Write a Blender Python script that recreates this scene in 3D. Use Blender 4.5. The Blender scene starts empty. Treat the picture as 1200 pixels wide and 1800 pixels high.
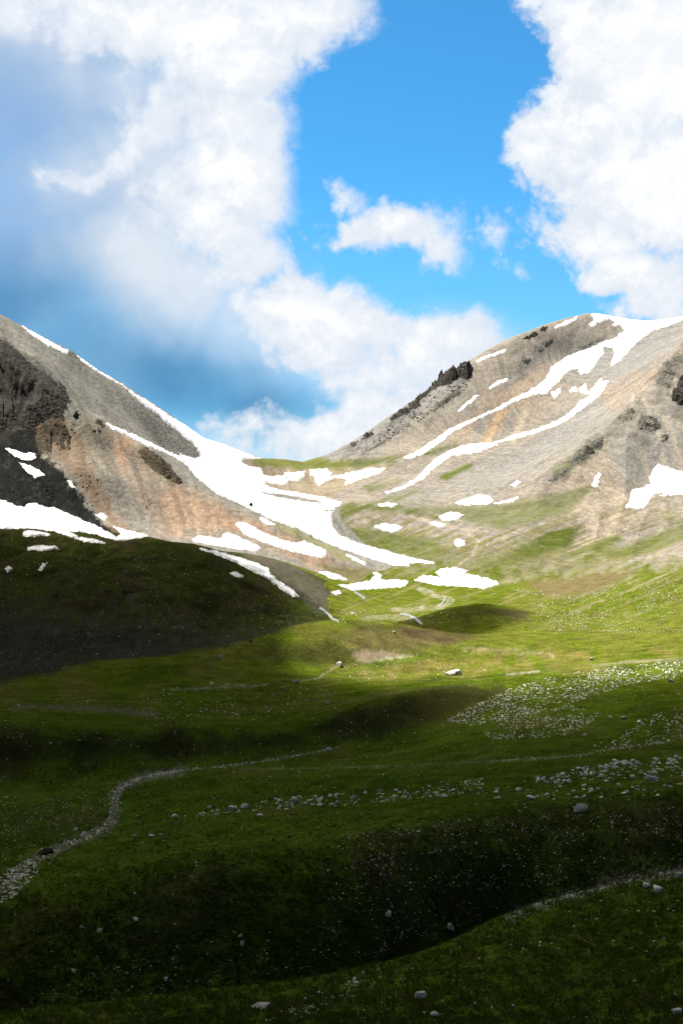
import bpy, math, random
import numpy as np

# ------------------------------------------------------------------ scene, camera, sky, sun, exposure
scene = bpy.context.scene
COL = scene.collection
F = 2500.0                      # focal length in photo pixels (1200 x 1800 photo), camera level, eye at the origin
R = math.radians

cam = bpy.data.cameras.new("camera")
cam.sensor_fit = 'VERTICAL'
cam.sensor_height = 36.0
cam.lens = F / 1800.0 * 36.0
cam.clip_start = 1.0
cam.clip_end = 80000.0
cam_ob = bpy.data.objects.new("camera", cam)
COL.objects.link(cam_ob)
cam_ob.rotation_euler = (R(90), 0, 0)
scene.camera = cam_ob

SUN_EL, SUN_AZ = R(50), R(-28)          # azimuth from straight ahead (+Y), negative = to the left
SUND = np.array([math.sin(SUN_AZ) * math.cos(SUN_EL), math.cos(SUN_AZ) * math.cos(SUN_EL), math.sin(SUN_EL)])

scene.view_settings.view_transform = 'Standard'
scene.view_settings.look = 'None'
scene.view_settings.gamma = 1.0
scene.view_settings.use_curve_mapping = False
EXPO = 1.35
scene.view_settings.exposure = EXPO
scene.cycles.use_denoising = True
scene.cycles.max_bounces = 4
scene.cycles.diffuse_bounces = 2
scene.cycles.volume_bounces = 0

sl = bpy.data.lights.new("sun", 'SUN')
sl.energy = 5.0
sl.angle = R(0.55)
sl.color = (1.0, 0.95, 0.86)
so = bpy.data.objects.new("sun", sl)
COL.objects.link(so)
from mathutils import Vector
so.rotation_euler = Vector(tuple(SUND)).to_track_quat('Z', 'Y').to_euler()


class NB:
    """small helper to write node trees"""
    def __init__(s, tree):
        s.t = tree
    def n(s, typ, **kw):
        nd = s.t.nodes.new(typ)
        for k, v in kw.items():
            if k == 'i':
                for kk, vv in v.items():
                    sock = nd.inputs[kk]
                    if isinstance(vv, bpy.types.NodeSocket):
                        s.t.links.new(vv, sock)
                    else:
                        sock.default_value = vv
            else:
                setattr(nd, k, v)
        return nd
    def math(s, op, a, b=None, c=None, clamp=False):
        nd = s.t.nodes.new('ShaderNodeMath'); nd.operation = op; nd.use_clamp = clamp
        for k, v in enumerate((a, b, c)):
            if v is None: continue
            if isinstance(v, bpy.types.NodeSocket): s.t.links.new(v, nd.inputs[k])
            else: nd.inputs[k].default_value = v
        return nd.outputs[0]
    def vmath(s, op, a, b=None, scale=None):
        nd = s.t.nodes.new('ShaderNodeVectorMath'); nd.operation = op
        for k, v in enumerate((a, b)):
            if v is None: continue
            if isinstance(v, bpy.types.NodeSocket): s.t.links.new(v, nd.inputs[k])
            else: nd.inputs[k].default_value = v
        if scale is not None: nd.inputs['Scale'].default_value = scale
        return nd.outputs['Value'] if op in ('LENGTH', 'DOT_PRODUCT') else nd.outputs[0]
    def mix(s, fac, a, b, typ='MIX'):
        nd = s.t.nodes.new('ShaderNodeMix'); nd.data_type = 'RGBA'; nd.blend_type = typ; nd.clamp_factor = True
        for sock, v in ((nd.inputs[0], fac), (nd.inputs[6], a), (nd.inputs[7], b)):
            if isinstance(v, bpy.types.NodeSocket): s.t.links.new(v, sock)
            else: sock.default_value = v if not isinstance(v, tuple) or len(v) == 4 else (*v, 1.0)
        return nd.outputs[2]
    def ss(s, x, lo, hi, a=0.0, b=1.0):
        k = 1.0 / (hi - lo)
        t = s.math('MULTIPLY_ADD', x, k, -lo * k, clamp=True)
        u = s.math('MULTIPLY', s.math('MULTIPLY', t, t), s.math('MULTIPLY_ADD', t, -2.0, 3.0))
        return u if (a, b) == (0.0, 1.0) else s.math('MULTIPLY_ADD', u, b - a, a)
    def noise(s, vec, scale, detail=6, rough=0.55, dist=0.0, lac=2.0):
        nd = s.t.nodes.new('ShaderNodeTexNoise')
        if vec is not None: s.t.links.new(vec, nd.inputs['Vector'])
        nd.inputs['Scale'].default_value = scale; nd.inputs['Detail'].default_value = detail
        nd.inputs['Roughness'].default_value = rough; nd.inputs['Distortion'].default_value = dist
        nd.inputs['Lacunarity'].default_value = lac
        return nd


world = bpy.data.worlds.new("World")
scene.world = world
world.use_nodes = True
world.cycles.sampling_method = "MANUAL"; world.cycles.sample_map_resolution = 512
SIGMA = .03      # extinction of the shading cloud, per metre
def build_world():
    t = world.node_tree; t.nodes.clear(); b = NB(t)
    ST = 0.06
    sky = b.n('ShaderNodeTexSky', sky_type='NISHITA'); sky.sun_disc = False
    sky.sun_elevation = SUN_EL; sky.sun_rotation = SUN_AZ; sky.altitude = 3000; sky.air_density = 1.0; sky.dust_density = 0.4; sky.ozone_density = 2.0
    def lin(r, g_, bl, k=1.0):
        f = lambda c: (c / 255 / 12.92) if c < 10.3 else ((c / 255 + .055) / 1.055) ** 2.4
        e = k / (2 ** EXPO) / ST
        return (f(r) * e, f(g_) * e, f(bl) * e)
    d = b.n('ShaderNodeTexCoord').outputs['Generated']
    sx = b.n('ShaderNodeSeparateXYZ', i={0: d})
    az = b.math('ARCTAN2', sx.outputs[0], sx.outputs[1])
    el = b.math('ARCSINE', sx.outputs[2])
    # direction in hundredths of the picture's own pixels: x right of straight ahead, y above the horizon
    pos = b.n('ShaderNodeCombineXYZ', i={0: b.math('MULTIPLY', az, 2500.0), 1: b.math('MULTIPLY', b.math('TANGENT', el), 2500.0), 2: 0.0}).outputs[0]
    n1 = b.noise(d, 16, 9, .58, .25)
    n2 = b.noise(d, 62, 6, .6, .3)
    nsoft = b.noise(d, 9, 4, .5)
    off = b.vmath('SCALE', b.vmath('SUBTRACT', n1.outputs['Color'], (.5, .5, .5)), scale=150.0)
    off2 = b.vmath('SCALE', b.vmath('SUBTRACT', n2.outputs['Color'], (.5, .5, .5)), scale=34.0)
    wp = b.vmath('ADD', b.vmath('ADD', pos, off), off2)
    softp = b.vmath('ADD', pos, b.vmath('SCALE', b.vmath('SUBTRACT', nsoft.outputs['Color'], (.5, .5, .5)), scale=160.0))
    def blobs(p, lst):
        acc = None
        for (x, y, rx, ry, *ro) in lst:
            mp = b.n('ShaderNodeMapping', vector_type='TEXTURE')
            b.t.links.new(p, mp.inputs['Vector'])
            mp.inputs['Location'].default_value = (x - 600, 900 - y, 0)
            mp.inputs['Rotation'].default_value = (0, 0, R(ro[0] if ro else 0))
            mp.inputs['Scale'].default_value = (rx, ry, 1e6)
            s_ = b.math('MULTIPLY', b.math('SUBTRACT', 1.0, b.vmath('LENGTH', mp.outputs[0])), float(min(rx, ry)))
            acc = s_ if acc is None else b.math('MAXIMUM', acc, s_)
        return acc
    puffs = CLOUD_PUFFS
    dp = blobs(wp, puffs)
    dp = b.math('ADD', dp, b.math('MULTIPLY', b.math('SUBTRACT', n1.outputs[0], .5), 170.0))
    dp = b.math('ADD', dp, b.math('MULTIPLY', b.math('SUBTRACT', n2.outputs[0], .5), 50.0))
    n3 = b.noise(d, 190, 4, .6)
    dp = b.math('ADD', dp, b.math('MULTIPLY', b.math('SUBTRACT', n3.outputs[0], .5), 12.0))
    a_puff = b.ss(dp, -12, 28)
    lit = b.noise(b.vmath('ADD', d, (-.004, 0.0, .011)), 16, 9, .58, .25)
    lit2 = b.noise(b.vmath('ADD', d, (-.001, 0.0, .003)), 62, 6, .6, .3)
    relief = b.math('ADD', b.math('SUBTRACT', n1.outputs[0], lit.outputs[0]), b.math('MULTIPLY', b.math('SUBTRACT', n2.outputs[0], lit2.outputs[0]), .25))
    # the same broken cloud goes on around the rest of the sky
    outside = b.math('MAXIMUM', b.ss(b.math('ABSOLUTE', b.math('MULTIPLY', az, 2500.0)), 640, 1000), b.ss(sx.outputs[2], .37, .48))
    ng = b.noise(d, 3.2, 8, .55, .2)
    a_gen = b.math('MULTIPLY', b.ss(ng.outputs[0], .44, .56), outside)
    # rain veil, soft
    dv = blobs(softp, VEIL)
    a_veil = b.ss(dv, -90, 110)
    dd = blobs(softp, DEEP)
    a_deep = b.ss(dd, -60, 90)
    dw = blobs(softp, HAZE_WHITE)
    a_hw = b.ss(dw, -60, 80)
    blue = b.mix(1.0, sky.outputs[0], SKY_TINT, 'MULTIPLY')
    # paler towards the horizon
    blue = b.mix(b.ss(b.math('TANGENT', el), 0.02, .26, .42, 0), blue, lin(165, 212, 248))
    c = b.mix(b.math('MULTIPLY', a_veil, b.ss(nsoft.outputs[0], .3, .7, .75, 1.0)), blue, b.mix(b.ss(nsoft.outputs[0], .35, .65), lin(160, 186, 218), lin(192, 210, 233)))
    c = b.mix(b.math('MULTIPLY', a_deep, .95), c, b.mix(b.ss(nsoft.outputs[0], .35, .65), lin(82, 143, 190), lin(116, 168, 208)))
    c = b.mix(b.math('MULTIPLY', a_hw, b.ss(n1.outputs[0], .3, .62, .35, .95)), c, lin(226, 236, 246))
    inner = b.ss(b.math('ADD', dp, b.math('MULTIPLY', b.math('SUBTRACT', n2.outputs[0], .5), 60.0)), 10, 90)
    cl = b.mix(inner, lin(232, 240, 250), lin(255, 255, 255, 1.06))
    cl = b.mix(b.ss(relief, .12, -.10, 0.0, .42), cl, lin(218, 227, 241))
    c = b.mix(a_puff, c, cl)
    c = b.mix(a_gen, c, lin(226, 231, 238))
    bg = b.n('ShaderNodeBackground', i={'Strength': ST, 'Color': c})
    b.n('ShaderNodeOutputWorld', i={'Surface': bg.outputs[0]})
# clouds in view: direction (photo x, photo y), half width, half height, tilt
CLOUD_PUFFS = [(330, 40, 330, 95, 4), (150, 20, 170, 70, -10), (560, 20, 110, 60, 0), (400, 120, 130, 100, 10), (370, 215, 150, 90, -8), (395, 305, 125, 95, 12), (360, 390, 130, 75, -10), (430, 345, 85, 70, 0), (275, 255, 72, 52, 20), (160, 322, 46, 20, 0), (215, 298, 40, 26, 20),
               (440, 460, 75, 60, -15), (500, 530, 100, 76, -25), (600, 585, 160, 78, -22), (730, 612, 135, 66, -14), (810, 628, 90, 48, 0), (590, 640, 110, 60, -30), (700, 650, 110, 40, 0),
               (690, 715, 100, 60, 20), (590, 775, 210, 60, 8), (620, 730, 80, 46, 25),
               (700, 402, 112, 40, 0), (630, 418, 74, 34, 0), (772, 428, 44, 32, -30), (604, 312, 36, 20, -35), (543, 432, 16, 22, 0),
               (874, 398, 30, 14, -12), (916, 334, 11, 15, 0), (840, 588, 36, 15, 0),
               (1130, 120, 190, 170, 0), (1040, 225, 142, 88, 10), (1150, 320, 200, 115, 0), (1030, 410, 115, 80, -10), (1120, 480, 135, 58, -18), (1190, 405, 60, 50, 0), (1140, 540, 80, 32, 0), (960, 8, 70, 18, -10), (1060, 60, 110, 70, 30)]
VEIL = [(60, 150, 260, 190, 0), (170, 330, 240, 240, 0), (250, 470, 230, 130, -20), (60, 420, 160, 180, 0)]
DEEP = [(250, 640, 330, 95, -14), (420, 700, 200, 70, -10), (40, 560, 240, 90, 0), (520, 730, 110, 30, 10)]
HAZE_WHITE = [(190, 300, 120, 50, 15), (230, 150, 110, 90, 0), (330, 470, 140, 120, -30), (345, 260, 110, 190, 0), (170, 40, 200, 80, 0), (480, 590, 130, 70, -25), (640, 650, 190, 70, -10), (470, 795, 240, 44, 0), (850, 615, 90, 34, 0)]
SKY_TINT = (.285, .83, 1.0)
build_world()

# ------------------------------------------------------------------ numpy helpers
def hash01(ix, iy, seed):
    h = (ix.astype(np.int64) * 374761393 + iy.astype(np.int64) * 668265263 + seed * 974634277) & 0xFFFFFFFF
    h = ((h ^ (h >> 13)) * 1274126177) & 0xFFFFFFFF
    h = ((h ^ (h >> 16)) * 2246822519) & 0xFFFFFFFF
    return ((h ^ (h >> 15)) & 0xFFFFFF) / float(0x1000000)

def perlin(x, y, seed=0):
    x0 = np.floor(x); y0 = np.floor(y)
    fx = x - x0; fy = y - y0
    sx = fx * fx * fx * (fx * (fx * 6 - 15) + 10); sy = fy * fy * fy * (fy * (fy * 6 - 15) + 10)
    def g(dx, dy):
        a = hash01(x0 + dx, y0 + dy, seed) * 2 * np.pi
        return np.cos(a) * (fx - dx) + np.sin(a) * (fy - dy)
    n0 = g(0, 0) * (1 - sx) + g(1, 0) * sx
    n1 = g(0, 1) * (1 - sx) + g(1, 1) * sx
    return (n0 * (1 - sy) + n1 * sy) * 1.5

def fbm(x, y, seed=0, octv=4, gain=0.5, lac=2.03):
    a = 1.0; s = 0; t = 0
    for k in range(octv):
        s = s + a * perlin(x, y, seed + k * 17); t += a
        x = x * lac + 13.7; y = y * lac - 7.3; a *= gain
    return s / t

def sstep(x, a, b):
    t = np.clip((x - a) / (b - a), 0, 1)
    return t * t * (3 - 2 * t)

def poly_sd(px, py, poly):
    """signed distance to a closed polygon, negative inside"""
    d = np.full(px.shape, 1e12); inside = np.zeros(px.shape, bool)
    n = len(poly)
    for i in range(n):
        ax, ay = poly[i]; bx, by = poly[(i + 1) % n]
        ex, ey = bx - ax, by - ay
        wx, wy = px - ax, py - ay
        tt = np.clip((wx * ex + wy * ey) / max(ex * ex + ey * ey, 1e-9), 0, 1)
        d = np.minimum(d, (wx - ex * tt) ** 2 + (wy - ey * tt) ** 2)
        c = ((ay > py) != (by > py))
        if ey != 0:
            c &= px < ex * (py - ay) / ey + ax
            inside ^= c
    d = np.sqrt(d)
    return np.where(inside, -d, d)

def line_d(px, py, pts):
    d = np.full(px.shape, 1e12)
    for (ax, ay), (bx, by) in zip(pts[:-1], pts[1:]):
        ex, ey = bx - ax, by - ay
        wx, wy = px - ax, py - ay
        tt = np.clip((wx * ex + wy * ey) / max(ex * ex + ey * ey, 1e-9), 0, 1)
        d = np.minimum(d, (wx - ex * tt) ** 2 + (wy - ey * tt) ** 2)
    return np.sqrt(d)

def mesh_from(name, verts, quads, smooth=True):
    """fast mesh from numpy arrays; quads (n,4) or tris (n,3)"""
    me = bpy.data.meshes.new(name)
    verts = np.asarray(verts, np.float32); quads = np.asarray(quads, np.int32)
    k = quads.shape[1]; n = len(quads)
    me.vertices.add(len(verts)); me.vertices.foreach_set('co', verts.ravel())
    me.loops.add(n * k); me.loops.foreach_set('vertex_index', quads.ravel())
    me.polygons.add(n); me.polygons.foreach_set('loop_start', np.arange(0, n * k, k, dtype=np.int32))
    me.polygons.foreach_set('use_smooth', np.full(n, smooth))
    me.update(calc_edges=True)
    return me

def link(name, me, mat=None, parent=None, **props):
    o = bpy.data.objects.new(name, me)
    COL.objects.link(o)
    if mat is not None and not me.materials: me.materials.append(mat)
    if parent is not None: o.parent = parent
    for k, v in props.items(): o[k] = v
    return o

# ------------------------------------------------------------------ the shape of the valley: (photo x, photo y, metres ahead)
CP = """
1200 1800 100; 900 1800 102; 600 1800 105; 450 1800 107; 620 1708 135; 700 1683 142; 800 1652 150; 860 1622 158; 950 1603 166; 1060 1588 172; 1200 1560 180; 1000 1700 128; 800 1730 122; 1200 1680 130
300 1800 108; 420 1740 122; 580 1720 130; 200 1777 115; 0 1815 108
1130 1538 205; 920 1600 203; 1040 1563 206; 1200 1520 210; 800 1650 198; 650 1702 186; 500 1742 178; 300 1772 172; 0 1795 168
1200 1390 226; 1000 1405 224; 850 1428 218; 700 1455 211; 550 1480 205; 400 1503 200; 250 1535 196; 100 1575 190; 0 1605 187; 1000 1386 240; 700 1433 226; 400 1482 214; 850 1408 232; 550 1458 220
850 1520 207; 500 1610 188; 1130 1470 212; 250 1650 182; 0 1700 175; 680 1570 196; 1000 1480 213; 980 1550 205
1200 1340 275; 1000 1350 272; 700 1400 255; 500 1430 245; 350 1437 246
0 1560 215; 50 1520 228; 100 1493 240; 190 1455 255; 210 1410 275; 250 1370 300; 320 1355 310
100 1440 258; 50 1400 275; 150 1380 295
900 1320 300; 1200 1290 310; 1200 1240 350; 1000 1270 335; 900 1250 355; 1000 1220 380; 1200 1195 395; 800 1290 335; 600 1340 312; 450 1350 308
0 1342 320; 300 1335 325; 600 1300 345; 750 1275 352; 880 1217 385; 150 1342 320; 450 1325 330
0 1295 326; 150 1290 327; 300 1293 331; 450 1288 338; 600 1252 357; 700 1226 366; 800 1207 380; 900 1195 402; 150 1279 342; 450 1275 352; 600 1243 370; 700 1217 382
150 1250 375; 400 1250 385; 300 1210 425; 550 1215 420; 600 1195 450; 100 1215 420; 500 1190 455; 700 1190 450; 797 1185 450; 1000 1175 445; 1200 1165 440; 0 1230 400
200 1190 455; 400 1190 460; 520 1178 480; 590 1165 500
80 1195 455; 0 1208 440; 200 1166 476; 300 1160 482; 400 1148 494; 500 1120 514; 560 1103 530; 600 1092 540; 640 1088 545; 690 1094 548; 740 1108 548; 800 1112 568
620 1155 505; 700 1150 515; 650 1125 523; 780 1140 530; 560 1140 505
600 1082 680; 690 1084 690; 760 1097 650; 720 1080 700; 640 1075 720; 580 1085 715
735 1086 622; 780 1070 630; 840 1060 632; 890 1066 626; 920 1087 612; 800 1108 600; 880 1107 590; 925 1112 575
785 1050 800; 750 1035 850; 650 1040 830; 820 1020 920; 640 1028 880; 900 1030 870; 950 1050 780; 1000 1090 650; 1000 1130 540; 960 1072 690
1200 1000 720; 1100 1035 735; 1020 1062 720; 1200 1080 590; 1200 1130 500; 1100 1090 610
1200 985 850; 1000 1010 930; 900 1000 960; 1100 980 930; 1200 950 950; 1000 960 1030; 900 950 1040; 850 980 1000; 800 1000 970
900 900 1180; 1000 900 1120; 1060 870 1170; 1150 880 1130; 1200 900 1080; 1200 850 1180; 1150 820 1230; 1000 850 1210; 950 870 1210
1200 615 1500; 1150 690 1430; 1100 735 1380; 1060 772 1340; 1000 820 1280; 1200 750 1290; 1130 790 1260; 1100 850 1190
1000 780 1480; 900 830 1450; 1100 690 1600; 1000 700 1750; 1130 640 1700; 900 760 1700; 800 780 1650; 800 850 1400; 700 820 1600; 700 870 1350; 850 880 1250
1000 620 1950; 900 670 1850; 800 720 1780; 700 760 1750; 620 800 1740
555 809 1800; 640 767 1830; 685 735 1855; 730 702 1880; 780 668 1905; 830 638 1930; 920 590 1980; 970 572 2010; 1030 553 2050; 1120 564 2050; 1200 558 2050; 1300 540 2050
430 806 1630; 500 806 1680; 560 814 1690; 480 850 1500; 600 835 1560; 650 850 1450; 560 880 1320; 540 868 1380
590 900 1180; 650 885 1220; 720 893 1200; 790 920 1130; 700 930 1130; 620 940 1110; 700 972 1060; 790 960 1045
450 860 1250; 520 900 1150; 580 950 1080; 650 980 1020; 740 990 1000; 600 1010 900; 640 995 950
0 553 1250; 40 575 1280; 120 613 1330; 200 667 1400; 300 733 1480; 400 785 1580
300 800 1300; 200 720 1220; 100 650 1150; 350 830 1250; 400 850 1230
180 748 1100; 260 798 1050; 330 858 1010; 420 903 980; 520 950 950; 600 990 920
0 600 1120; 60 640 1100; 120 700 1080; 0 700 1030; 0 800 950; 100 800 960; 0 880 880; 100 885 890; 150 830 930; 200 885 905; 250 930 860; 300 900 930; 330 940 880; 400 935 900
560 1005 850; 480 970 870; 450 978 800; 540 1012 790; 592 1052 765
0 921 740; 100 925 740; 200 938 735; 300 950 745; 380 968 740; 450 1000 725; 520 1042 715; 575 1088 690
0 1000 660; 100 1050 610; 200 1010 655; 300 1050 620; 400 1050 640; 300 1110 570; 450 1100 600; 100 1130 540; 0 1150 520; 500 1100 620; 200 1150 525; 350 1140 545
"""
pts = []
for tok in CP.replace('\n', ';').split(';'):
    tok = tok.split()
    if len(tok) == 3:
        a, b_, y = map(float, tok)
        pts.append(((a - 600) / F, y, (900 - b_) / F * y))
# hidden hollows and the land outside the frame, given as (slope x/y, metres ahead, height)
for u, y, z in [(-.2, 145, -52), (-.07, 152, -53), (-.1, 800, -22), (-.22, 795, -13), (.1, 765, -49), (.02, 645, -50), (-.08, 600, -51), (.02, 600, -50),
                (-.24, 1420, 120), (-.19, 1520, 105), (-.12, 1650, 70), (-.24, 2000, 20), (-.06, 2050, 30), (0, 2050, 50), (.06, 2150, 110), (.12, 2250, 170), (.18, 2300, 200), (.26, 2300, 210),
                (0, 3000, -60), (-.3, 3000, -60), (.3, 3000, 60), (-.8, 4000, 0), (.8, 4000, 100), (0, 4500, -120), (-1.3, 4500, 0), (1.3, 4500, 0),
                (-.4, 1250, 210), (-.4, 950, 90), (-.4, 700, 5), (-.4, 480, -42), (-.4, 300, -56), (-.4, 180, -56), (-.4, 100, -38), (-.4, 60, -28), (-.7, 1000, 250), (-.7, 600, 80), (-.7, 300, -20), (-.7, 120, -32), (-1.3, 600, 250), (-1.3, 250, 20), (-1.3, 80, -20),
                (.4, 2000, 300), (.4, 1400, 190), (.4, 1000, 30), (.4, 700, -10), (.4, 480, -30), (.4, 300, -38), (.4, 180, -40), (.4, 100, -33), (.4, 60, -26), (.7, 1200, 230), (.7, 600, 70), (.7, 300, 0), (.7, 120, -20), (1.3, 600, 240), (1.3, 250, 60), (1.3, 80, -5),
                (0, 60, -25), (-.2, 60, -27), (.2, 60, -24), (0, 80, -31), (-.2, 85, -34), (.2, 80, -30)]:
    pts.append((u, y, z))
pts = np.array(pts)

def make_tps(pts, lam=2e-5):
    P = np.c_[pts[:, 0], np.log(pts[:, 1])]; V = pts[:, 2]
    n = len(P)
    d2 = ((P[:, None] - P[None]) ** 2).sum(-1)
    K = 0.5 * d2 * np.log(d2 + 1e-12) + lam * np.eye(n)
    A = np.zeros((n + 3, n + 3)); A[:n, :n] = K; A[:n, n] = 1; A[:n, n + 1:] = P; A[n, :n] = 1; A[n + 1:, :n] = P.T
    w = np.linalg.solve(A, np.r_[V, 0, 0, 0])
    def f(u, v):
        out = np.empty(u.size); uu = u.ravel(); vv = v.ravel()
        for s in range(0, uu.size, 20000):
            a = uu[s:s + 20000, None] - P[None, :, 0]; b = vv[s:s + 20000, None] - P[None, :, 1]
            d = (a * a + b * b)
            out[s:s + 20000] = (0.5 * d * np.log(d + 1e-12)) @ w[:n] + w[n] + uu[s:s + 20000] * w[n + 1] + vv[s:s + 20000] * w[n + 2]
        return out.reshape(u.shape)
    return f

UIN = np.linspace(-.262, .262, 620)
g = .262 + np.cumsum(np.geomspace(.0012, .075, 46)); g = .262 + (g - .262) * (1.3 - .262) / (g[-1] - .262)
U = np.r_[-g[::-1], UIN, g]
LV = np.r_[np.linspace(math.log(60), math.log(600), 420, endpoint=False), np.linspace(math.log(600), math.log(2120), 500, endpoint=False), np.linspace(math.log(2120), math.log(4500), 34)]
NU, NV = len(U), len(LV)
# smooth surface on a coarser lattice, then cubic-ish upsampling through linear interpolation of a fine enough lattice
cu = np.r_[-g[::-4], np.linspace(-.262, .262, 240)[:-1], g[::4]]
cu = np.unique(np.r_[U[0], cu, U[-1]])
cv = np.unique(np.r_[np.linspace(LV[0], math.log(2120), 420), np.linspace(math.log(2120), LV[-1], 14)])
tps = make_tps(pts)
CU, CV = np.meshgrid(cu, cv)
CZ = tps(CU, CV)
def interp2(xs, ys, Z, x, y):
    i = np.clip(np.searchsorted(xs, x) - 1, 0, len(xs) - 2); j = np.clip(np.searchsorted(ys, y) - 1, 0, len(ys) - 2)
    a = (x - xs[i]) / (xs[i + 1] - xs[i]); b = (y - ys[j]) / (ys[j + 1] - ys[j])
    return (Z[j, i] * (1 - a) + Z[j, i + 1] * a) * (1 - b) + (Z[j + 1, i] * (1 - a) + Z[j + 1, i + 1] * a) * b
GU, GV = np.meshgrid(U, LV)
GZ = interp2(cu, cv, CZ, GU, GV)
GY = np.exp(GV); GX = GU * GY

# relief: meadows roll, scree is rough and runs downhill, moraines are hummocky
PX = 600 + F * GU; PY = 900 - F * GZ / GY
_PY0 = PY
mount = sstep(GY, 840, 1000) * (1 - 0.6 * sstep(PX, 520, 640) * (1 - sstep(PX, 800, 900)) * (1 - sstep(GY, 1150, 1400)))
meadow = 1 - sstep(GY, 560, 900)
GZ = GZ + (fbm(GX / 26, GY / 26, 3, 4) * 0.8 + fbm(GX / 7, GY / 7, 5, 3) * 0.16 * sstep(GY, 80, 140)) * (0.35 + 0.65 * meadow)
hum = np.exp(-((GY - 640) / 110) ** 2) * (1 - sstep(PX, 480, 640))
GZ = GZ + hum * (fbm(GX / 45, GY / 45, 9, 4) * 5.0 + np.abs(fbm(GX / 24, GY / 32, 11, 4)) * 6.5)
_l = (PX < np.interp(GY, [780, 850, 1000, 1150, 1300, 1500, 1800, 4500], [600, 620, 700, 600, 580, 560, 556, 556])) * 1.0
_f = 1 - np.exp(-((PX - 590) / 70) ** 2)
FL_A = ((PX * math.cos(R(56)) + PY * math.sin(R(56))) * _l + (PX * math.cos(R(-36)) + PY * math.sin(R(-36))) * (1 - _l)) * GY / F      # along the fall line, metres
FL_C = ((-PX * math.sin(R(56)) + PY * math.cos(R(56))) * _l + (-PX * math.sin(R(-36)) + PY * math.cos(R(-36))) * (1 - _l)) * GY / F     # across it
GZ = GZ + mount * (fbm(GX / 80, GY / 80, 21, 3, .42) * 3.6 + _f * (fbm(FL_C / 9, FL_A / 220, 31, 3) * 0.3 + fbm(FL_C / 26, FL_A / 320, 33, 3) * 1.3))
# sharp crests: the spur on the right, the ribs on the left
for _p, _h, _w, _lo, _hi in (([(1260, 560), (1200, 618), (1150, 690), (1100, 735), (1060, 772), (1000, 820), (955, 855)], 13, 34, 1120, 1560), ([(180, 748), (260, 798), (330, 856), (420, 902), (520, 948)], 5, 20, 880, 1150), ([(-20, 592), (60, 640), (120, 700), (150, 760)], 7, 26, 980, 1180)):
    GZ = GZ + _h * np.exp(-line_d(PX, PY, _p) / _w) * sstep(GY, _lo, _lo + 60) * (1 - sstep(GY, _hi - 60, _hi)) * (PX > -200) * (PX < 1300)
# gullies on the flanks: ridged noise stretched downhill
GZ = GZ - mount * sstep(PX, 900, 1050) * (1 - sstep(GY, 1450, 1650)) * np.abs(perlin((PX + 0.25 * (PY - 700)) / 60, PY / 220, 41)) * 5
GZ = GZ - mount * (1 - sstep(PX, 250, 420)) * (1 - sstep(GY, 1100, 1250)) * np.abs(perlin((PX - 0.55 * (PY - 700)) / 50, PY / 220, 47)) * 5
PY = 900 - F * GZ / GY
VIS = PY <= np.minimum.accumulate(PY, axis=0) + 1e-6
PYM = np.minimum.accumulate(PY, axis=0)
VERT = np.stack([GX, GY, GZ], -1)

def ground_at(px, py):
    """first visible ground point under a photo pixel"""
    c = np.clip(np.searchsorted(U, (px - 600) / F), 1, NU - 1)
    a = ((px - 600) / F - U[c - 1]) / (U[c] - U[c - 1])
    col = PYM[:, c - 1] * (1 - a) + PYM[:, c] * a
    zz = GZ[:, c - 1] * (1 - a) + GZ[:, c] * a
    k = int(np.argmax(col <= py)) if (col <= py).any() else NV - 1
    k = max(k, 1)
    t = 0.0 if col[k - 1] == col[k] else (col[k - 1] - py) / (col[k - 1] - col[k])
    t = min(max(t, 0), 1)
    lv = LV[k - 1] * (1 - t) + LV[k] * t
    y = math.exp(lv); z = zz[k - 1] * (1 - t) + zz[k] * t
    return (px - 600) / F * y, y, z
# ------------------------------------------------------------------ ground colours (what the surface is made of, plus sun and shade tone in the grass), stored on the vertices
inframe = (PX > -60) & (PX < 1260)
def full(c): return np.array(c, np.float32)
GRASS, GRASS_DK, DRY = (.074, .104, .007), (.042, .070, .005), (.140, .122, .030)
EARTH, SOIL = (.115, .075, .050), (.040, .030, .020)
TAN, GREY, COOL, ORANGE, RUST = (.242, .208, .166), (.172, .165, .150), (.205, .199, .184), (.29, .21, .14), (.33, .19, .11)
LGREY, DARK, PALE = (.185, .178, .155), (.018, .019, .018), (.40, .36, .30)

N_A = fbm(PX / 90, PY / 60, 101, 4)
N_B = fbm(GX / 18, GY / 30, 103, 4)
N_C = fbm(GX / 5, GY / 9, 107, 3)
NP1 = fbm(PX / 26, PY / 20, 109, 4)
NP2 = fbm(PX / 9, PY / 8, 111, 3)
def rot_noise(ang, la, lc, seed, o=4):
    """noise drawn out along a direction of the slope (photo degrees, y down)"""
    c, s_ = math.cos(R(ang)), math.sin(R(ang))
    return fbm((PX * c + PY * s_) / la, (-PX * s_ + PY * c) / lc, seed, o)
STR = rot_noise(-33, 260, 9, 121)          # right mountain, running down to the left
STR2 = rot_noise(-22, 120, 7, 131)
STL = rot_noise(56, 220, 9, 141)           # left mountain, running down to the right

FLOW = np.stack([FL_A, FL_C, 0 * GY], -1).astype(np.float32)
slope_cam = -(np.gradient(GZ, axis=0) / np.gradient(GY, axis=0)) * -1     # rise per metre going away from the camera

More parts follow.
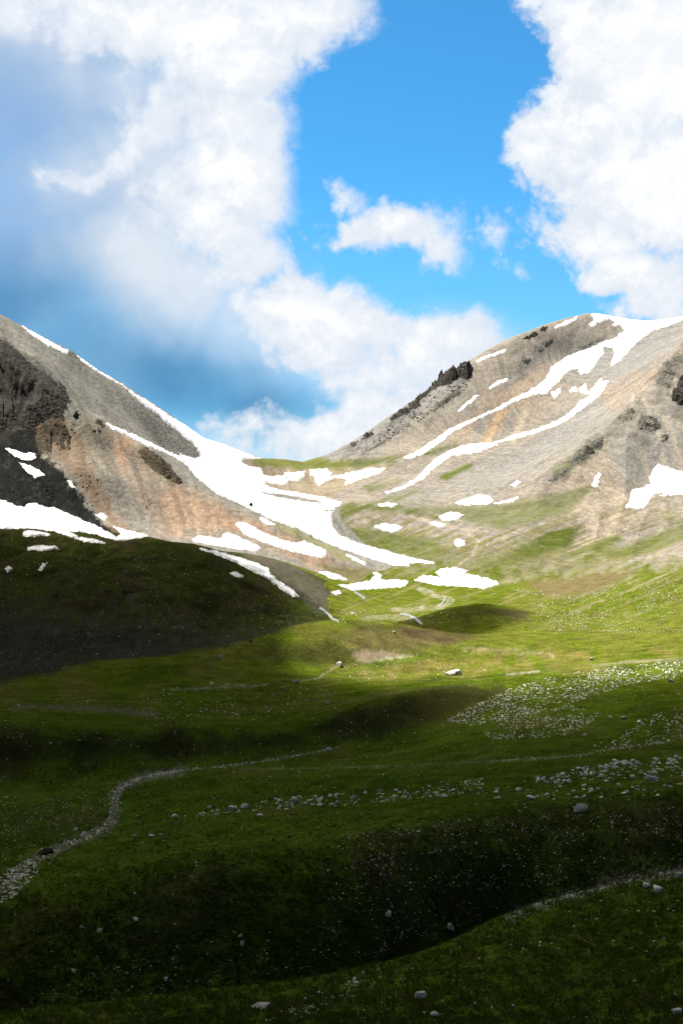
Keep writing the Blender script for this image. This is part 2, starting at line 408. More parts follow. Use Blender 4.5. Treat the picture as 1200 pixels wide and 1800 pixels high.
COLR = np.empty(GX.shape + (3,), np.float32)
ROCK = np.zeros(GX.shape, np.float32)       # 0 turf .. 1 bare stones
def lay(mask, colour, rock=None):
    m = np.clip(mask, 0, 1)[..., None].astype(np.float32)
    COLR[:] = COLR * (1 - m) + full(colour) * m
    if rock is not None: ROCK[:] = ROCK * (1 - m[..., 0]) + rock * m[..., 0]
COLR[:] = full(GRASS)
lay(sstep(N_B, -.05, .45), GRASS_DK)
lay(sstep(N_A + .6 * N_B + .25 * sstep(GY, 380, 480), .05, .5) * .5, DRY)
lay(sstep(GY, 420, 540) * .45, (.112, .132, .015))  # lit overlay: sunlight put into the colour of the farther grass
lay((1 - sstep(GY, 260, 440)) * .7, (.044, .082, .009))  # deeper green near by: cloud shade put into the grass colour
lay(sstep(slope_cam, .16, .32) * sstep(N_B + .3 * N_A + .15, -.2, .4) * .45 * (GY < 640), SOIL, .35)

def pm(poly, soft, nz=None, amp=0.0, lo=None):
    """soft mask of a photo-space outline laid on the ground"""
    P_ = np.array(poly, float); m = np.zeros(PX.shape)
    pad = soft * 2 + amp * 2 + 6
    k = (PX > P_[:, 0].min() - pad) & (PX < P_[:, 0].max() + pad) & (PY > P_[:, 1].min() - pad) & (PY < P_[:, 1].max() + pad)
    if lo is not None: k &= (GY > lo[0]) & (GY < lo[1])
    d = poly_sd(PX[k], PY[k], poly)
    if nz is not None: d = d + amp * nz[k]
    m[k] = 1 - sstep(d, -soft, soft)
    return m
def lm(pts_, w, nz=None, amp=0.0, lo=None):
    P_ = np.array(pts_, float); m = np.zeros(PX.shape); pad = w * 3 + amp * 2 + 4
    k = (PX > P_[:, 0].min() - pad) & (PX < P_[:, 0].max() + pad) & (PY > P_[:, 1].min() - pad) & (PY < P_[:, 1].max() + pad)
    if lo is not None: k &= (GY > lo[0]) & (GY < lo[1])
    d = line_d(PX[k], PY[k], pts_)
    if nz is not None: d = d + amp * nz[k]
    m[k] = 1 - sstep(d, w * .5, w * 1.3)
    return m

# --- which piece of land a vertex belongs to
crestR = np.interp(PX, [-400, 0, 80, 200, 300, 400, 500, 560, 600, 640], [440, 440, 455, 478, 484, 496, 516, 532, 545, 560])
behindM = np.interp(PX, [-400, 0, 330, 480, 600, 640], [800, 800, 800, 825, 800, 780])
is_moraine = (GY > crestR + 4) & (GY < behindM) & (PX < 600 - 22 * sstep(GY, 560, 640) + 16 * NP1)
divide = np.interp(GY, [780, 850, 1000, 1150, 1300, 1500, 1800, 4500], [600, 620, 700, 600, 580, 560, 556, 556])
is_left = (~is_moraine) & (GY >= np.interp(PX, [-400, 330, 600, 700], [800, 800, 845, 990])) & (PX < divide)
is_right = (~is_moraine) & (~is_left) & (GY > np.interp(PX, [600, 650, 800, 900, 1000, 1100, 1250], [1000, 1010, 1010, 990, 960, 900, 790]))
is_right &= PX >= 556

bndR = np.interp(PX, [600, 650, 800, 900, 1000, 1100, 1250], [1000, 1010, 1010, 990, 960, 900, 790])
w_right = sstep(GY - bndR + 90 * NP1 + 40 * NP2 + 40 * STR2, -90, 70) * (PX >= 540) * (~is_left) * (~is_moraine)
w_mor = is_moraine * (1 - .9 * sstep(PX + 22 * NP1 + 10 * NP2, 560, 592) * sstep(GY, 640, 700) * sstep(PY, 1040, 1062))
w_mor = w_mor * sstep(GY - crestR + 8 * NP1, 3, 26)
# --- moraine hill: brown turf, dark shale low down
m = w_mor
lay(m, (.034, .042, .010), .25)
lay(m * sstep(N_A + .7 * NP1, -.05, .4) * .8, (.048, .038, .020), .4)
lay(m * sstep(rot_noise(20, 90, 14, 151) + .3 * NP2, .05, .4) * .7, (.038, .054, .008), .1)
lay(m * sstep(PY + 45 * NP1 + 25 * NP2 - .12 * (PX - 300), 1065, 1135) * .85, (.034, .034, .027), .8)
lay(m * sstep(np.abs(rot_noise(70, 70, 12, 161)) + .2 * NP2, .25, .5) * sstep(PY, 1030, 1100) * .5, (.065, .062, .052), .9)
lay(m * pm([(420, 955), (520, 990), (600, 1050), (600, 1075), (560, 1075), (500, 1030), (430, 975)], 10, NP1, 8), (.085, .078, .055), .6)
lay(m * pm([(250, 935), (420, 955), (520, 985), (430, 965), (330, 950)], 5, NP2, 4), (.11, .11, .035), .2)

# --- left mountain
m = is_left * 1.0
lay(m, LGREY, 1)
lay(m * sstep(STL + .3 * NP1, .0, .5) * .5, (.25, .225, .18), 1)
org = pm([(150, 735), (190, 748), (260, 790), (330, 850), (420, 900), (520, 945), (600, 985), (640, 1020), (600, 1035), (520, 985), (420, 950), (200, 945), (150, 860), (110, 800), (125, 760)], 10, NP1, 12, (840, 1250))
lay(org * m, (.24, .195, .148), 1)
lay(org * m * sstep(STL * 1.2 + .4 * NP1 - .02, .0, .3) * .8, (.175, .17, .145), 1)
lay(m * pm([(200, 760), (235, 770), (225, 820), (260, 880), (320, 940), (290, 945), (240, 890), (212, 830)], 10, STL, 10) * .7, (.34, .225, .15), 1)
lay(m * pm([(300, 850), (400, 900), (470, 925), (560, 965), (600, 1010), (540, 985), (470, 950), (400, 930), (310, 930), (280, 880)], 14, NP1, 14) * .6, (.33, .215, .14), 1)
lay(m * pm([(150, 830), (230, 830), (300, 940), (220, 940)], 18, STL, 24) * .6, (.19, .185, .165), 1)
lay(m * pm([(560, 990), (640, 1000), (720, 1005), (680, 1025), (600, 1030)], 6, NP1, 8), (.16, .14, .07), .5)
drk = pm([(-40, 590), (5, 600), (50, 640), (95, 668), (120, 700), (110, 740), (70, 760), (75, 800), (110, 830), (140, 870), (180, 920), (215, 948), (-40, 948)], 3, NP2 + NP1, 13, (790, 1240))
lay(m * drk, DARK, 1)
lay(m * drk * sstep(NP2 + .5 * NP1, .1, .6) * .6, (.055, .052, .045), 1)
lay(m * pm([(60, 745), (85, 732), (120, 745), (150, 790), (170, 840), (200, 890), (225, 945), (205, 940), (160, 880), (120, 820)], 7, NP1, 12, (790, 1240)) * .8, (.20, .145, .10), 1)
lay(m * pm([(455, 912), (520, 930), (600, 968), (640, 1000), (600, 985), (520, 945)], 4, NP2, 4), (.20, .19, .11), .6)

# --- right mountain
m = w_right
lay(m, TAN, 1)
lay(m * sstep(STR + .25 * NP1, -.2, .5) * .7, GREY, 1)
lay(m * pm([(940, 640), (1200, 560), (1200, 640), (1000, 790), (880, 850), (700, 880), (800, 850), (930, 780), (1060, 680)], 30, STR, 40) * .8, COOL, 1)
for P_ in ([(770, 765), (800, 758), (900, 700), (960, 690), (930, 730), (850, 780)], [(850, 690), (960, 640), (1000, 640), (900, 700), (840, 720)], [(1050, 690), (1200, 610), (1200, 640), (1080, 720)]):
    lay(m * pm(P_, 18, STR + NP1, 16) * .5, ORANGE, 1)
for k_, xx in enumerate((838, 862, 886, 905)):
    lay(m * lm([(xx + 18, 722), (xx - 4, 775)], 6, NP1, 4) * .8, [(.20, .195, .175), (.40, .27, .16), (.20, .195, .175), (.33, .29, .22)][k_], 1)
lay(m * pm([(540, 815), (600, 780), (690, 725), (735, 690), (830, 625), (832, 665), (790, 690), (700, 755), (620, 800)], 8, NP1, 9) * .85, (.19, .185, .17), 1)
lay(m * pm([(1200, 700), (1130, 720), (1090, 780), (1075, 830), (1110, 850), (1200, 830)], 22, STR, 20) * .75, (.225, .215, .195), 1)
for dx in (0, 34, 62, 95):
    lay(m * lm([(1110 + dx * .6, 690 + dx * .4), (1125 + dx * .9, 760), (1135 + dx, 830)], 5, NP1, 6) * .5, (.34, .29, .22), 1)
lay(m * pm([(1000, 840), (1060, 790), (1090, 850), (1120, 900), (1060, 990), (1000, 940)], 14, NP1, 16) * .6, (.33, .27, .20), 1)
lay(pm([(425, 806), (500, 804), (560, 812), (700, 815), (560, 880), (460, 850)], 4) * (GY > 1200), (.24, .20, .14), .8)
lay(pm([(440, 800), (560, 805), (640, 812), (600, 824), (520, 826), (440, 815)], 6, NP1, 9) * (GY > 1200), (.13, .135, .04), .3)
# turf on the lower slopes, in streaks
turf = np.clip(sstep(PY + 40 * NP1, 850, 960) * sstep(GY, 900, 960) * (1 - sstep(GY, 1450, 1560)), 0, 1)
gm = sstep(STR2 + .5 * N_A + .35 * NP1 + .12 + .25 * sstep(PY, 930, 1000), .0, .30)
lay(m * turf * gm * .85, (.135, .130, .045), .35)
for P_, a_ in (([(580, 905), (620, 885), (700, 890), (790, 915), (720, 900), (640, 895), (600, 915)], .9), ([(600, 925), (680, 935), (760, 950), (790, 970), (760, 985), (700, 975), (620, 950)], .75),
               ([(840, 990), (890, 975), (960, 935), (1020, 925), (1000, 960), (930, 985), (860, 1000)], 1), ([(860, 890), (960, 870), (1050, 850), (1000, 900), (880, 930), (760, 900), (660, 895)], .6),
               ([(1000, 975), (1080, 940), (1090, 945), (1030, 990)], .9), ([(1060, 975), (1200, 920), (1200, 945), (1100, 985)], .7), ([(970, 830), (1040, 780), (1050, 790), (985, 840)], .8), ([(650, 885), (700, 868), (740, 860), (700, 880)], .6),
               ([(640, 855), (700, 838), (700, 845), (650, 865)], .8), ([(740, 795), (800, 778), (805, 785), (750, 803)], .9), ([(775, 840), (830, 812), (828, 818), (785, 845)], 1), ([(560, 815), (640, 812), (705, 800), (690, 815), (640, 820)], .9)):
    lay(m * pm(P_, 7, NP1 * .6 + STR2, 11) * a_, (.085, .105, .022), .2)

# --- valley floor and meadow extras
me_ = ~(is_moraine | is_left | is_right)
m = me_ * (1 - w_right)
far = m * sstep(GY, 560, 760)
lay(far * sstep(STR2 + .4 * NP1, .05, .45) * .7, (.17, .15, .065), .5)
lay(far * sstep(PX + 40 * N_A, 960, 1060) * sstep(STR2 + .5 * NP2 + .3 * NP1, .05, .55) * .5, (.22, .20, .13), .9)
lay(m * pm([(930, 1025), (1060, 1005), (1120, 1000), (1060, 1040), (960, 1050)], 8, NP1, 8) * .7, (.155, .11, .065), .4)
lay(m * pm([(600, 1170), (900, 1135), (1200, 1130), (1200, 1160), (900, 1190), (640, 1200)], 14, NP1, 12) * sstep(NP1 + .5 * N_C, -.15, .35) * .6, (.175, .135, .05), .2)
lay(m * pm([(640, 1100), (760, 1110), (800, 1130), (700, 1150), (620, 1150), (590, 1120)], 12, NP1, 12) * .5, (.15, .105, .06), .3)
lay(m * pm([(615, 1145), (650, 1140), (720, 1150), (700, 1160), (630, 1165)], 3, NP2, 6) * .7, (.25, .19, .14), .8)
lay(m * pm([(700, 1100), (800, 1110), (850, 1120), (780, 1130), (720, 1120)], 6, NP1, 6) * .7, (.07, .045, .032), .5)
lay(m * pm([(640, 1165), (700, 1152), (760, 1148), (740, 1160), (660, 1175), (600, 1185)], 6, NP1, 5) * .8, (.085, .125, .012), 0)
lay(m * pm([(880, 1070), (930, 1075), (930, 1092), (895, 1090)], 6, NP1, 5) * .6, (.07, .05, .035), .4)
lay(m * pm([(580, 1262), (660, 1235), (760, 1212), (880, 1205), (900, 1215), (780, 1255), (700, 1278), (600, 1290)], 10, NP1, 10) * .8, (.040, .038, .014), .3)
lay(m * pm([(0, 1300), (300, 1298), (500, 1292), (600, 1262), (600, 1290), (400, 1325), (0, 1338)], 9, NP1, 10) * .75, (.030, .036, .011), .3)
for P_ in ([(615, 1470), (720, 1455), (790, 1500), (850, 1560), (870, 1610), (760, 1640), (680, 1610), (620, 1540)], [(1080, 1430), (1200, 1410), (1200, 1500), (1090, 1510)], [(20, 1420), (140, 1400), (200, 1430), (130, 1470), (20, 1480)]):
    lay(m * pm(P_, 26, NP1, 34) * .55 * sstep(NP2 + NP1, -.4, .3), (.062, .050, .034), .7)
GRAVEL = [([(-20, 1580), (20, 1545), (50, 1520), (100, 1492), (150, 1471), (190, 1455), (203, 1430), (200, 1400), (215, 1382), (250, 1366), (320, 1354)], 9, (.16, .15, .12), .9),
          ([(320, 1354), (400, 1346), (450, 1340), (560, 1321), (600, 1312)], 1.8, (.24, .23, .16), .6), ([(420, 1352), (520, 1351), (700, 1346), (860, 1338), (1020, 1328), (1060, 1318), (1180, 1302)], 2.4, (.16, .16, .08), .6),
          ([(735, 1034), (765, 1046), (795, 1056), (775, 1066), (740, 1070), (690, 1072)], 4.5, (.27, .24, .18), .8), ([(640, 1086), (690, 1083), (740, 1090)], 5, (.20, .18, .13), .6), ([(870, 1027), (905, 1020), (945, 1006), (1000, 985), (1040, 970)], 4, (.28, .24, .17), .5),
          ([(895, 1612), (955, 1588), (1030, 1566), (1090, 1547), (1200, 1532)], 9, (.20, .195, .165), .9), ([(300, 1212), (380, 1209), (440, 1206), (470, 1203)], 1.8, (.25, .23, .15), .7), ([(520, 1199), (560, 1192), (590, 1170)], 2, (.25, .23, .15), .6),
          ([(25, 1245), (60, 1239), (120, 1245), (200, 1247), (280, 1257)], 6, (.13, .115, .075), .8), ([(640, 1163), (690, 1155), (735, 1152)], 2.2, (.32, .28, .22), .7),
          ([(560, 1245), (620, 1232), (720, 1213), (830, 1204)], 3, (.12, .10, .045), .5), ([(815, 1140), (880, 1143), (970, 1152)], 5, (.24, .19, .11), .6), ([(890, 1186), (945, 1180)], 2.6, (.30, .27, .20), .6),
          ([(0, 1312), (80, 1304), (260, 1300)], 2, (.10, .085, .04), .6), ([(795, 1000), (830, 975), (840, 950), (800, 925), (700, 905)], 3.5, (.33, .28, .21), .5),
          ([(1040, 1170), (1110, 1163), (1200, 1158)], 3, (.24, .21, .14), .6)]
for P_, w_, c_, k_ in GRAVEL:
    lay(lm(P_, w_, NP2 + .8 * NP1, w_ * 1.1, (60, 1300)) * k_ * (.35 + .65 * sstep(NP1 + .6 * N_C, -.35, .25)), c_, .9)

# crags of the two mountains: outline in the photo, rock kind, height, block size, edge width, seed; debris stains the scree below each
CRAGS = [
 ("jagged black crag with pinnacles on the right skyline", [(728,702),(745,690),(760,676),(772,664),(790,655),(812,645),(828,640),(830,655),(822,668),(805,664),(790,676),(770,680),(752,694),(735,706)], 'dark', 15, 9, 6, 2),
 ("lower black crag ridge stepping down the right skyline", [(684,736),(700,724),(718,712),(735,704),(738,712),(720,724),(700,736),(688,742)], 'dark', 9, 6, 4, 3),
 ("small black tooth of rock on the right skyline near the pass", [(634,771),(644,764),(653,758),(656,764),(645,771),(637,776)], 'dark', 9, 5, 3, 4),
 ("lowest tiny black tooth of rock on the right skyline", [(614,783),(621,778),(628,775),(628,780),(618,786)], 'dark', 6, 4, 2, 5),
 ("dark rubble crag below the pinnacles of the right skyline", [(760,716),(785,696),(806,684),(812,690),(795,702),(775,716),(764,722)], 'grey', 5, 5, 4, 6),
 ("thin dark rock rib running down from the skyline rubble", [(632,796),(660,780),(690,760),(718,742),(722,748),(690,768),(660,788),(638,800)], 'grey', 4, 5, 4, 7),
 ("small dark rock nick on the skyline left of the right summit", [(915,596),(930,588),(945,580),(960,573),(962,579),(945,588),(925,597)], 'dark', 5, 5, 3, 8),
 ("dark rock knot high on the tan face below the skyline", [(916,634),(925,627),(934,630),(930,637),(920,640)], 'grey', 5, 5, 3, 9),
 ("dark slanting rock rib above the rock knot on the tan face", [(942,618),(955,602),(972,594),(972,601),(958,612),(947,620)], 'grey', 4, 5, 4, 10),
 ("thin rock band above the winding snow ribbon", [(1010,616),(1025,606),(1040,598),(1060,593),(1060,598),(1040,606),(1022,616),(1012,620)], 'grey', 2.5, 5, 4, 11),
 ("olive crag near the top of the spur on the right", [(1150,672),(1158,652),(1172,645),(1186,655),(1182,672),(1175,685),(1160,682)], 'grey', 6, 6, 5, 12),
 ("dark crag cut by the right edge of the frame", [(1178,700),(1186,680),(1195,662),(1215,650),(1215,715),(1195,712),(1183,706)], 'dark', 8, 7, 5, 13),
 ("crag at the right edge just under the summit ridge", [(1160,640),(1180,628),(1215,618),(1215,640),(1190,642),(1170,646)], 'grey', 5, 6, 5, 14),
 ("large olive crag in the middle of the spur gullies", [(1118,745),(1126,732),(1140,730),(1155,738),(1160,752),(1150,760),(1135,758),(1122,755)], 'grey', 7, 6, 5, 15),
 ("small crag left of the large one on the spur gullies", [(1085,735),(1095,722),(1110,716),(1115,726),(1108,738),(1095,742)], 'grey', 6, 5, 5, 16),
 ("tiny dark crag low in the spur gully", [(1162,770),(1168,760),(1174,766),(1172,776),(1164,778)], 'grey', 4, 4, 3, 17),
 ("broken crag with a spire on the spur above the green slopes", [(1002,812),(1012,795),(1028,782),(1045,772),(1060,768),(1062,780),(1052,795),(1035,800),(1020,812),(1005,822)], 'grey', 7, 5, 5, 18),
 ("long low rock edge down the spur towards the green slope", [(962,845),(975,833),(995,822),(1008,814),(1005,824),(985,838),(970,848)], 'grey', 3.5, 5, 4, 19),
 ("huge black craggy face at the left edge of the frame", [(-35,596),(5,598),(28,612),(50,636),(75,655),(95,664),(112,676),(122,698),(112,728),(90,735),(60,752),(30,760),(-35,770)], 'dark', 6, 8, 12, 20),
 ("brown crag above the orange scree on the left mountain", [(62,770),(75,745),(95,733),(115,748),(125,768),(122,792),(105,800),(85,795),(70,788)], 'brown', 8, 6, 7, 21),
 ("dark overhanging crag beside the snow gully", [(243,790),(256,786),(275,798),(292,808),(308,830),(322,848),(315,853),(295,842),(272,828),(256,815)], 'brown', 7, 6, 5, 22),
 ("small dark rock left of the gully snow, upper one", [(128,730),(135,723),(143,728),(140,736),(132,737)], 'dark', 4, 4, 3, 23),
 ("small dark rock where the lower snow streak begins", [(168,742),(178,738),(186,748),(178,752)], 'dark', 4, 4, 3, 24),
 ("flat dark rock below the start of the snow streak", [(163,757),(172,753),(179,759),(172,763)], 'dark', 4, 4, 3, 25),
 ("rocky nick in the crest snow of the left mountain", [(116,622),(124,612),(134,618),(138,632),(130,628),(122,626)], 'grey', 3, 4, 3, 26),
 ("small dark rock pile on the moraine hill", [(212,1042),(220,1036),(232,1037),(234,1043),(222,1046)], 'dark', 2.2, 2, 2, 27),
]
for lab, poly, kind_, *_r in CRAGS:
    fan = [(x_, y_) for x_, y_ in poly] 
    cxm = sum(p[0] for p in poly) / len(poly); ymx = max(p[1] for p in poly); side = 1 if cxm < 560 else -1
    fan = [(x_ + (side * .55 * (ymx + 26 - y_) if y_ > ymx - 8 else 0), y_ + (26 if y_ > ymx - 8 else 0)) for x_, y_ in poly]
    lay(pm(fan, 9, NP1 + NP2, 12, (560, 4000)) * (.55 if kind_ != 'dark' or cxm > 560 else .3), (.085, .08, .068) if kind_ != 'brown' else (.14, .10, .07), 1)

# ------------------------------------------------------------------ materials
def new_mat(name):
    mt = bpy.data.materials.new(name); mt.use_nodes = True
    t = mt.node_tree; t.nodes.clear()
    return mt, NB(t)

def finish(b, color, rough=0.95, spec=0.15, normal=None, **extra):
    p = b.n('ShaderNodeBsdfPrincipled')
    def setv(k, v):
        if isinstance(v, bpy.types.NodeSocket): b.t.links.new(v, p.inputs[k])
        else: p.inputs[k].default_value = v if not (isinstance(v, tuple) and len(v) == 3) else (*v, 1)
    setv('Base Color', color); setv('Roughness', rough); setv('Specular IOR Level', spec)
    if normal is not None: setv('Normal', normal)
    for k, v in extra.items(): setv(k, v)
    b.n('ShaderNodeOutputMaterial', i={'Surface': p.outputs[0]})

def ground_material():
    mt, b = new_mat("turf_and_scree")
    col = b.n('ShaderNodeAttribute', attribute_name='Col').outputs['Color']
    rock = b.n('ShaderNodeAttribute', attribute_name='Rock').outputs['Fac']
    pos = b.n('ShaderNodeNewGeometry').outputs['Position']
    n_fine = b.noise(pos, 1.3, 6, .72).outputs[0]
    n_mid = b.noise(pos, .16, 7, .65).outputs[0]
    n_big = b.noise(pos, .035, 4, .55).outputs[0]
    flow = b.vmath('MULTIPLY', b.n('ShaderNodeAttribute', attribute_name='Flow').outputs['Vector'], (.04, 1.0, 1.0))
    n_str = b.noise(flow, .22, 7, .68).outputs[0]
    n_vf = b.noise(pos, 5.0, 3, .6).outputs[0]
    rpos = b.vmath('MULTIPLY', pos, (1.0, .38, 1.0))
    v1 = b.n('ShaderNodeTexVoronoi', i={'Vector': rpos, 'Scale': .34}); v1.feature = 'F1'
    v2 = b.n('ShaderNodeTexVoronoi', i={'Vector': rpos, 'Scale': .9}); v2.feature = 'F1'
    n_rm = b.noise(rpos, .16, 7, .65).outputs[0]
    # turf: blades and tussocks, yellower and browner tufts
    turf_v = b.math('MULTIPLY', b.math('MULTIPLY', b.ss(n_fine, .25, .75, .45, 1.5), b.ss(n_vf, .3, .7, .4, 1.6)), b.ss(n_mid, .25, .75, .6, 1.4))
    turf = b.mix(1.0, col, b.n('ShaderNodeCombineColor', i={0: turf_v, 1: turf_v, 2: turf_v}).outputs[0], 'MULTIPLY')
    turf = b.mix(b.ss(n_big, .54, .70, 0, .25), turf, (.11, .085, .03))
    # crisp bare spots and pebbles in the turf
    n_sp = b.noise(pos, .42, 6, .7).outputs[0]
    turf = b.mix(b.math('MULTIPLY', b.ss(n_sp, .60, .645), b.ss(n_big, .35, .6, .25, .8)), turf, b.mix(n_fine, (.045, .036, .015), (.15, .125, .048)))
    v3 = b.n('ShaderNodeTexVoronoi', i={'Vector': pos, 'Scale': .8}); v3.feature = 'F1'
    r3 = b.n('ShaderNodeSeparateColor', i={0: v3.outputs['Color']})
    peb = b.math('MULTIPLY', b.math('LESS_THAN', v3.outputs['Distance'], b.math('MULTIPLY', r3.outputs[0], .22)), b.math('GREATER_THAN', r3.outputs[1], .72))
    turf = b.mix(b.math('MULTIPLY', peb, .85), turf, (.40, .38, .32))
    # stones: every cell its own grey
    rv = b.math('ADD', b.math('MULTIPLY', b.n('ShaderNodeSeparateColor', i={0: v1.outputs['Color']}).outputs[0], .55), b.math('MULTIPLY', b.n('ShaderNodeSeparateColor', i={0: v2.outputs['Color']}).outputs[1], .45))
    rv = b.math('MULTIPLY', b.math('MULTIPLY', b.math('MULTIPLY_ADD', rv, .62, .69), b.ss(n_rm, .25, .75, .94, 1.06)), b.ss(n_str, .3, .7, .82, 1.17))
    st = b.mix(1.0, col, b.n('ShaderNodeCombineColor', i={0: rv, 1: rv, 2: rv}).outputs[0], 'MULTIPLY')
    c = b.mix(rock, turf, st)
    hgt_t = b.math('ADD', b.math('MULTIPLY', n_fine, .35), b.math('MULTIPLY', n_mid, 1.6))
    hgt_r = b.math('ADD', b.math('MULTIPLY', v1.outputs['Distance'], -.35), b.math('ADD', b.math('MULTIPLY', v2.outputs['Distance'], -.25), b.math('ADD', b.math('MULTIPLY', n_rm, .18), b.math('MULTIPLY', n_str, .5))))
    h = b.n('ShaderNodeMix', data_type='FLOAT', i={0: rock, 2: hgt_t, 3: hgt_r}).outputs[0]
    bump = b.n('ShaderNodeBump', i={'Strength': .75, 'Distance': 1.0, 'Height': h})
    finish(b, c, 1.0, 0.0, bump.outputs[0])
    return mt
M_GROUND = ground_material()

def snow_material():
    mt, b = new_mat("old_snow")
    pos = b.n('ShaderNodeNewGeometry').outputs['Position']
    n1 = b.noise(pos, .05, 6, .6).outputs[0]; n2 = b.noise(pos, .6, 5, .6).outputs[0]
    c = b.mix(b.ss(n1, .45, .75, 0, .5), (.86, .87, .89), (.70, .69, .66))
    rim = b.n('ShaderNodeAttribute', attribute_name='Rim').outputs['Fac']
    n3 = b.noise(pos, .35, 6, .7).outputs[0]
    dirt = b.math('ADD', b.math('MULTIPLY', rim, b.ss(n3, .38, .58)), b.ss(n3, .62, .72, 0, .7), clamp=True)
    c = b.mix(dirt, c, (.22, .19, .155))
    bump = b.n('ShaderNodeBump', i={'Strength': .5, 'Distance': .6, 'Height': b.math('ADD', n1, b.math('MULTIPLY', n2, .25))})
    finish(b, c, .6, .3, bump.outputs[0])
    return mt
M_SNOW = snow_material()

def rock_material(name, c1, c2, scale, tintvar=.35, bump=.6, spec=.03):
    mt, b = new_mat(name)
    pos = b.n('ShaderNodeNewGeometry').outputs['Position']
    info = b.n('ShaderNodeObjectInfo').outputs['Random']
    att = b.n('ShaderNodeAttribute', attribute_name='Tint').outputs['Fac']
    n1 = b.noise(pos, scale, 8, .65).outputs[0]; n2 = b.noise(pos, scale * 5, 5, .6).outputs[0]
    c = b.mix(b.ss(b.math('ADD', n1, b.math('MULTIPLY', b.math('SUBTRACT', n2, .5), .5)), .3, .7), c1, c2)
    v = b.math('ADD', 1 - tintvar * .5, b.math('MULTIPLY', b.math('FRACT', b.math('ADD', info, att)), tintvar))
    c = b.mix(1.0, c, b.n('ShaderNodeCombineColor', i={0: v, 1: v, 2: v}).outputs[0], 'MULTIPLY')
    bp = b.n('ShaderNodeBump', i={'Strength': bump, 'Distance': .4 / scale * .3, 'Height': b.math('ADD', n1, b.math('MULTIPLY', n2, .4))})
    finish(b, c, .95, spec, bp.outputs[0])
    return mt
M_STONE = rock_material("pale_stone", (.50, .465, .40), (.78, .75, .68), .8, .5)
M_STONE_O = rock_material("rusty_stone", (.30, .16, .08), (.55, .36, .22), 1.2, .4)
M_BOULDER = rock_material("grey_boulder", (.32, .31, .28), (.72, .70, .63), .7, .2)
M_CRAG = rock_material("dark_crag", (.014, .013, .011), (.080, .070, .058), .3, .2)
M_CRAG_B = rock_material("brown_crag", (.022, .018, .011), (.11, .082, .052), .3, .2)
M_CRAG_G = rock_material("grey_crag", (.035, .034, .027), (.19, .175, .145), .3, .2)

# ------------------------------------------------------------------ the land as separate pieces
def grid_piece(name, facemask, **props):
    jj, ii = np.nonzero(facemask)
    a = jj * NU + ii
    q = np.stack([a, a + 1, a + NU + 1, a + NU], -1)
    used, inv = np.unique(q.ravel(), return_inverse=True)
    me = mesh_from(name, VERT.reshape(-1, 3)[used], inv.reshape(-1, 4))
    at = me.attributes.new('Col', 'FLOAT_COLOR', 'POINT')
    c = np.ones((len(used), 4), np.float32); c[:, :3] = COLR.reshape(-1, 3)[used]
    at.data.foreach_set('color', c.ravel())
    at = me.attributes.new('Rock', 'FLOAT', 'POINT')
    at.data.foreach_set('value', ROCK.ravel()[used].astype(np.float32))
    at = me.attributes.new('Flow', 'FLOAT_VECTOR', 'POINT')
    at.data.foreach_set('vector', FLOW.reshape(-1, 3)[used].ravel())
    return link(name, me, M_GROUND, kind='structure', **props)
cen = lambda A: A[:-1, :-1]
fm, fl, fr = cen(is_moraine), cen(is_left), cen(is_right)
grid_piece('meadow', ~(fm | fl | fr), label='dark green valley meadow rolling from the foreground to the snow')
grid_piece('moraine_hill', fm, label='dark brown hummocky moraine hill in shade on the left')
grid_piece('mountain_left', fl, label='steep grey and orange scree mountain falling from the left edge')
grid_piece('mountain_right', fr, label='broad sunlit tan scree mountain with long snow stripes on the right')

# the hillside the photographer stands on, and low land far beyond the pass
hx = np.linspace(-1500, 1500, 61); hy = np.concatenate([np.linspace(-1400, -40, 24), np.linspace(-20, 64, 15)])
HX, HY = np.meshgrid(hx, hy)
HZ = np.where(HY > 0, -1.8 - 28 * (HY / 64) ** .9, -1.8 - .30 * HY) + fbm(HX / 120, HY / 120, 77, 4) * np.clip(np.hypot(HX, HY) / 20 - 1, 0, 8)
HZ = np.where(HY > 0, np.minimum(HZ, -1.8 - .38 * HY), HZ) - sstep(HY, 40, 64) * 6
qa = (np.arange(len(hy) - 1)[:, None] * len(hx) + np.arange(len(hx) - 1)[None]).ravel()
me = mesh_from('hillside', np.stack([HX, HY, HZ], -1).reshape(-1, 3), np.stack([qa, qa + 1, qa + len(hx) + 1, qa + len(hx)], -1))
at = me.attributes.new('Col', 'FLOAT_COLOR', 'POINT'); at.data.foreach_set('color', np.tile(np.array([*GRASS, 1], np.float32), HX.size))
me.attributes.new('Rock', 'FLOAT', 'POINT')
link('hillside', me, M_GROUND, kind='structure', label='grass hillside under and behind the viewpoint')
ring = np.array([[math.cos(a) * r, math.sin(a) * r, -420.0 - r * .002] for r in (10, 6000, 15000, 40000) for a in np.linspace(0, 2 * math.pi, 48, endpoint=False)])
q = [[k * 48 + i, k * 48 + (i + 1) % 48, (k + 1) * 48 + (i + 1) % 48, (k + 1) * 48 + i] for k in range(3) for i in range(48)]
me = mesh_from('terrain', ring, np.array(q))
at = me.attributes.new('Col', 'FLOAT_COLOR', 'POINT'); at.data.foreach_set('color', np.tile(np.array([*GRASS, 1], np.float32), len(ring)))
me.attributes.new('Rock', 'FLOAT', 'POINT')
link('terrain', me, M_GROUND, kind='structure', label='low land far beyond the mountains')

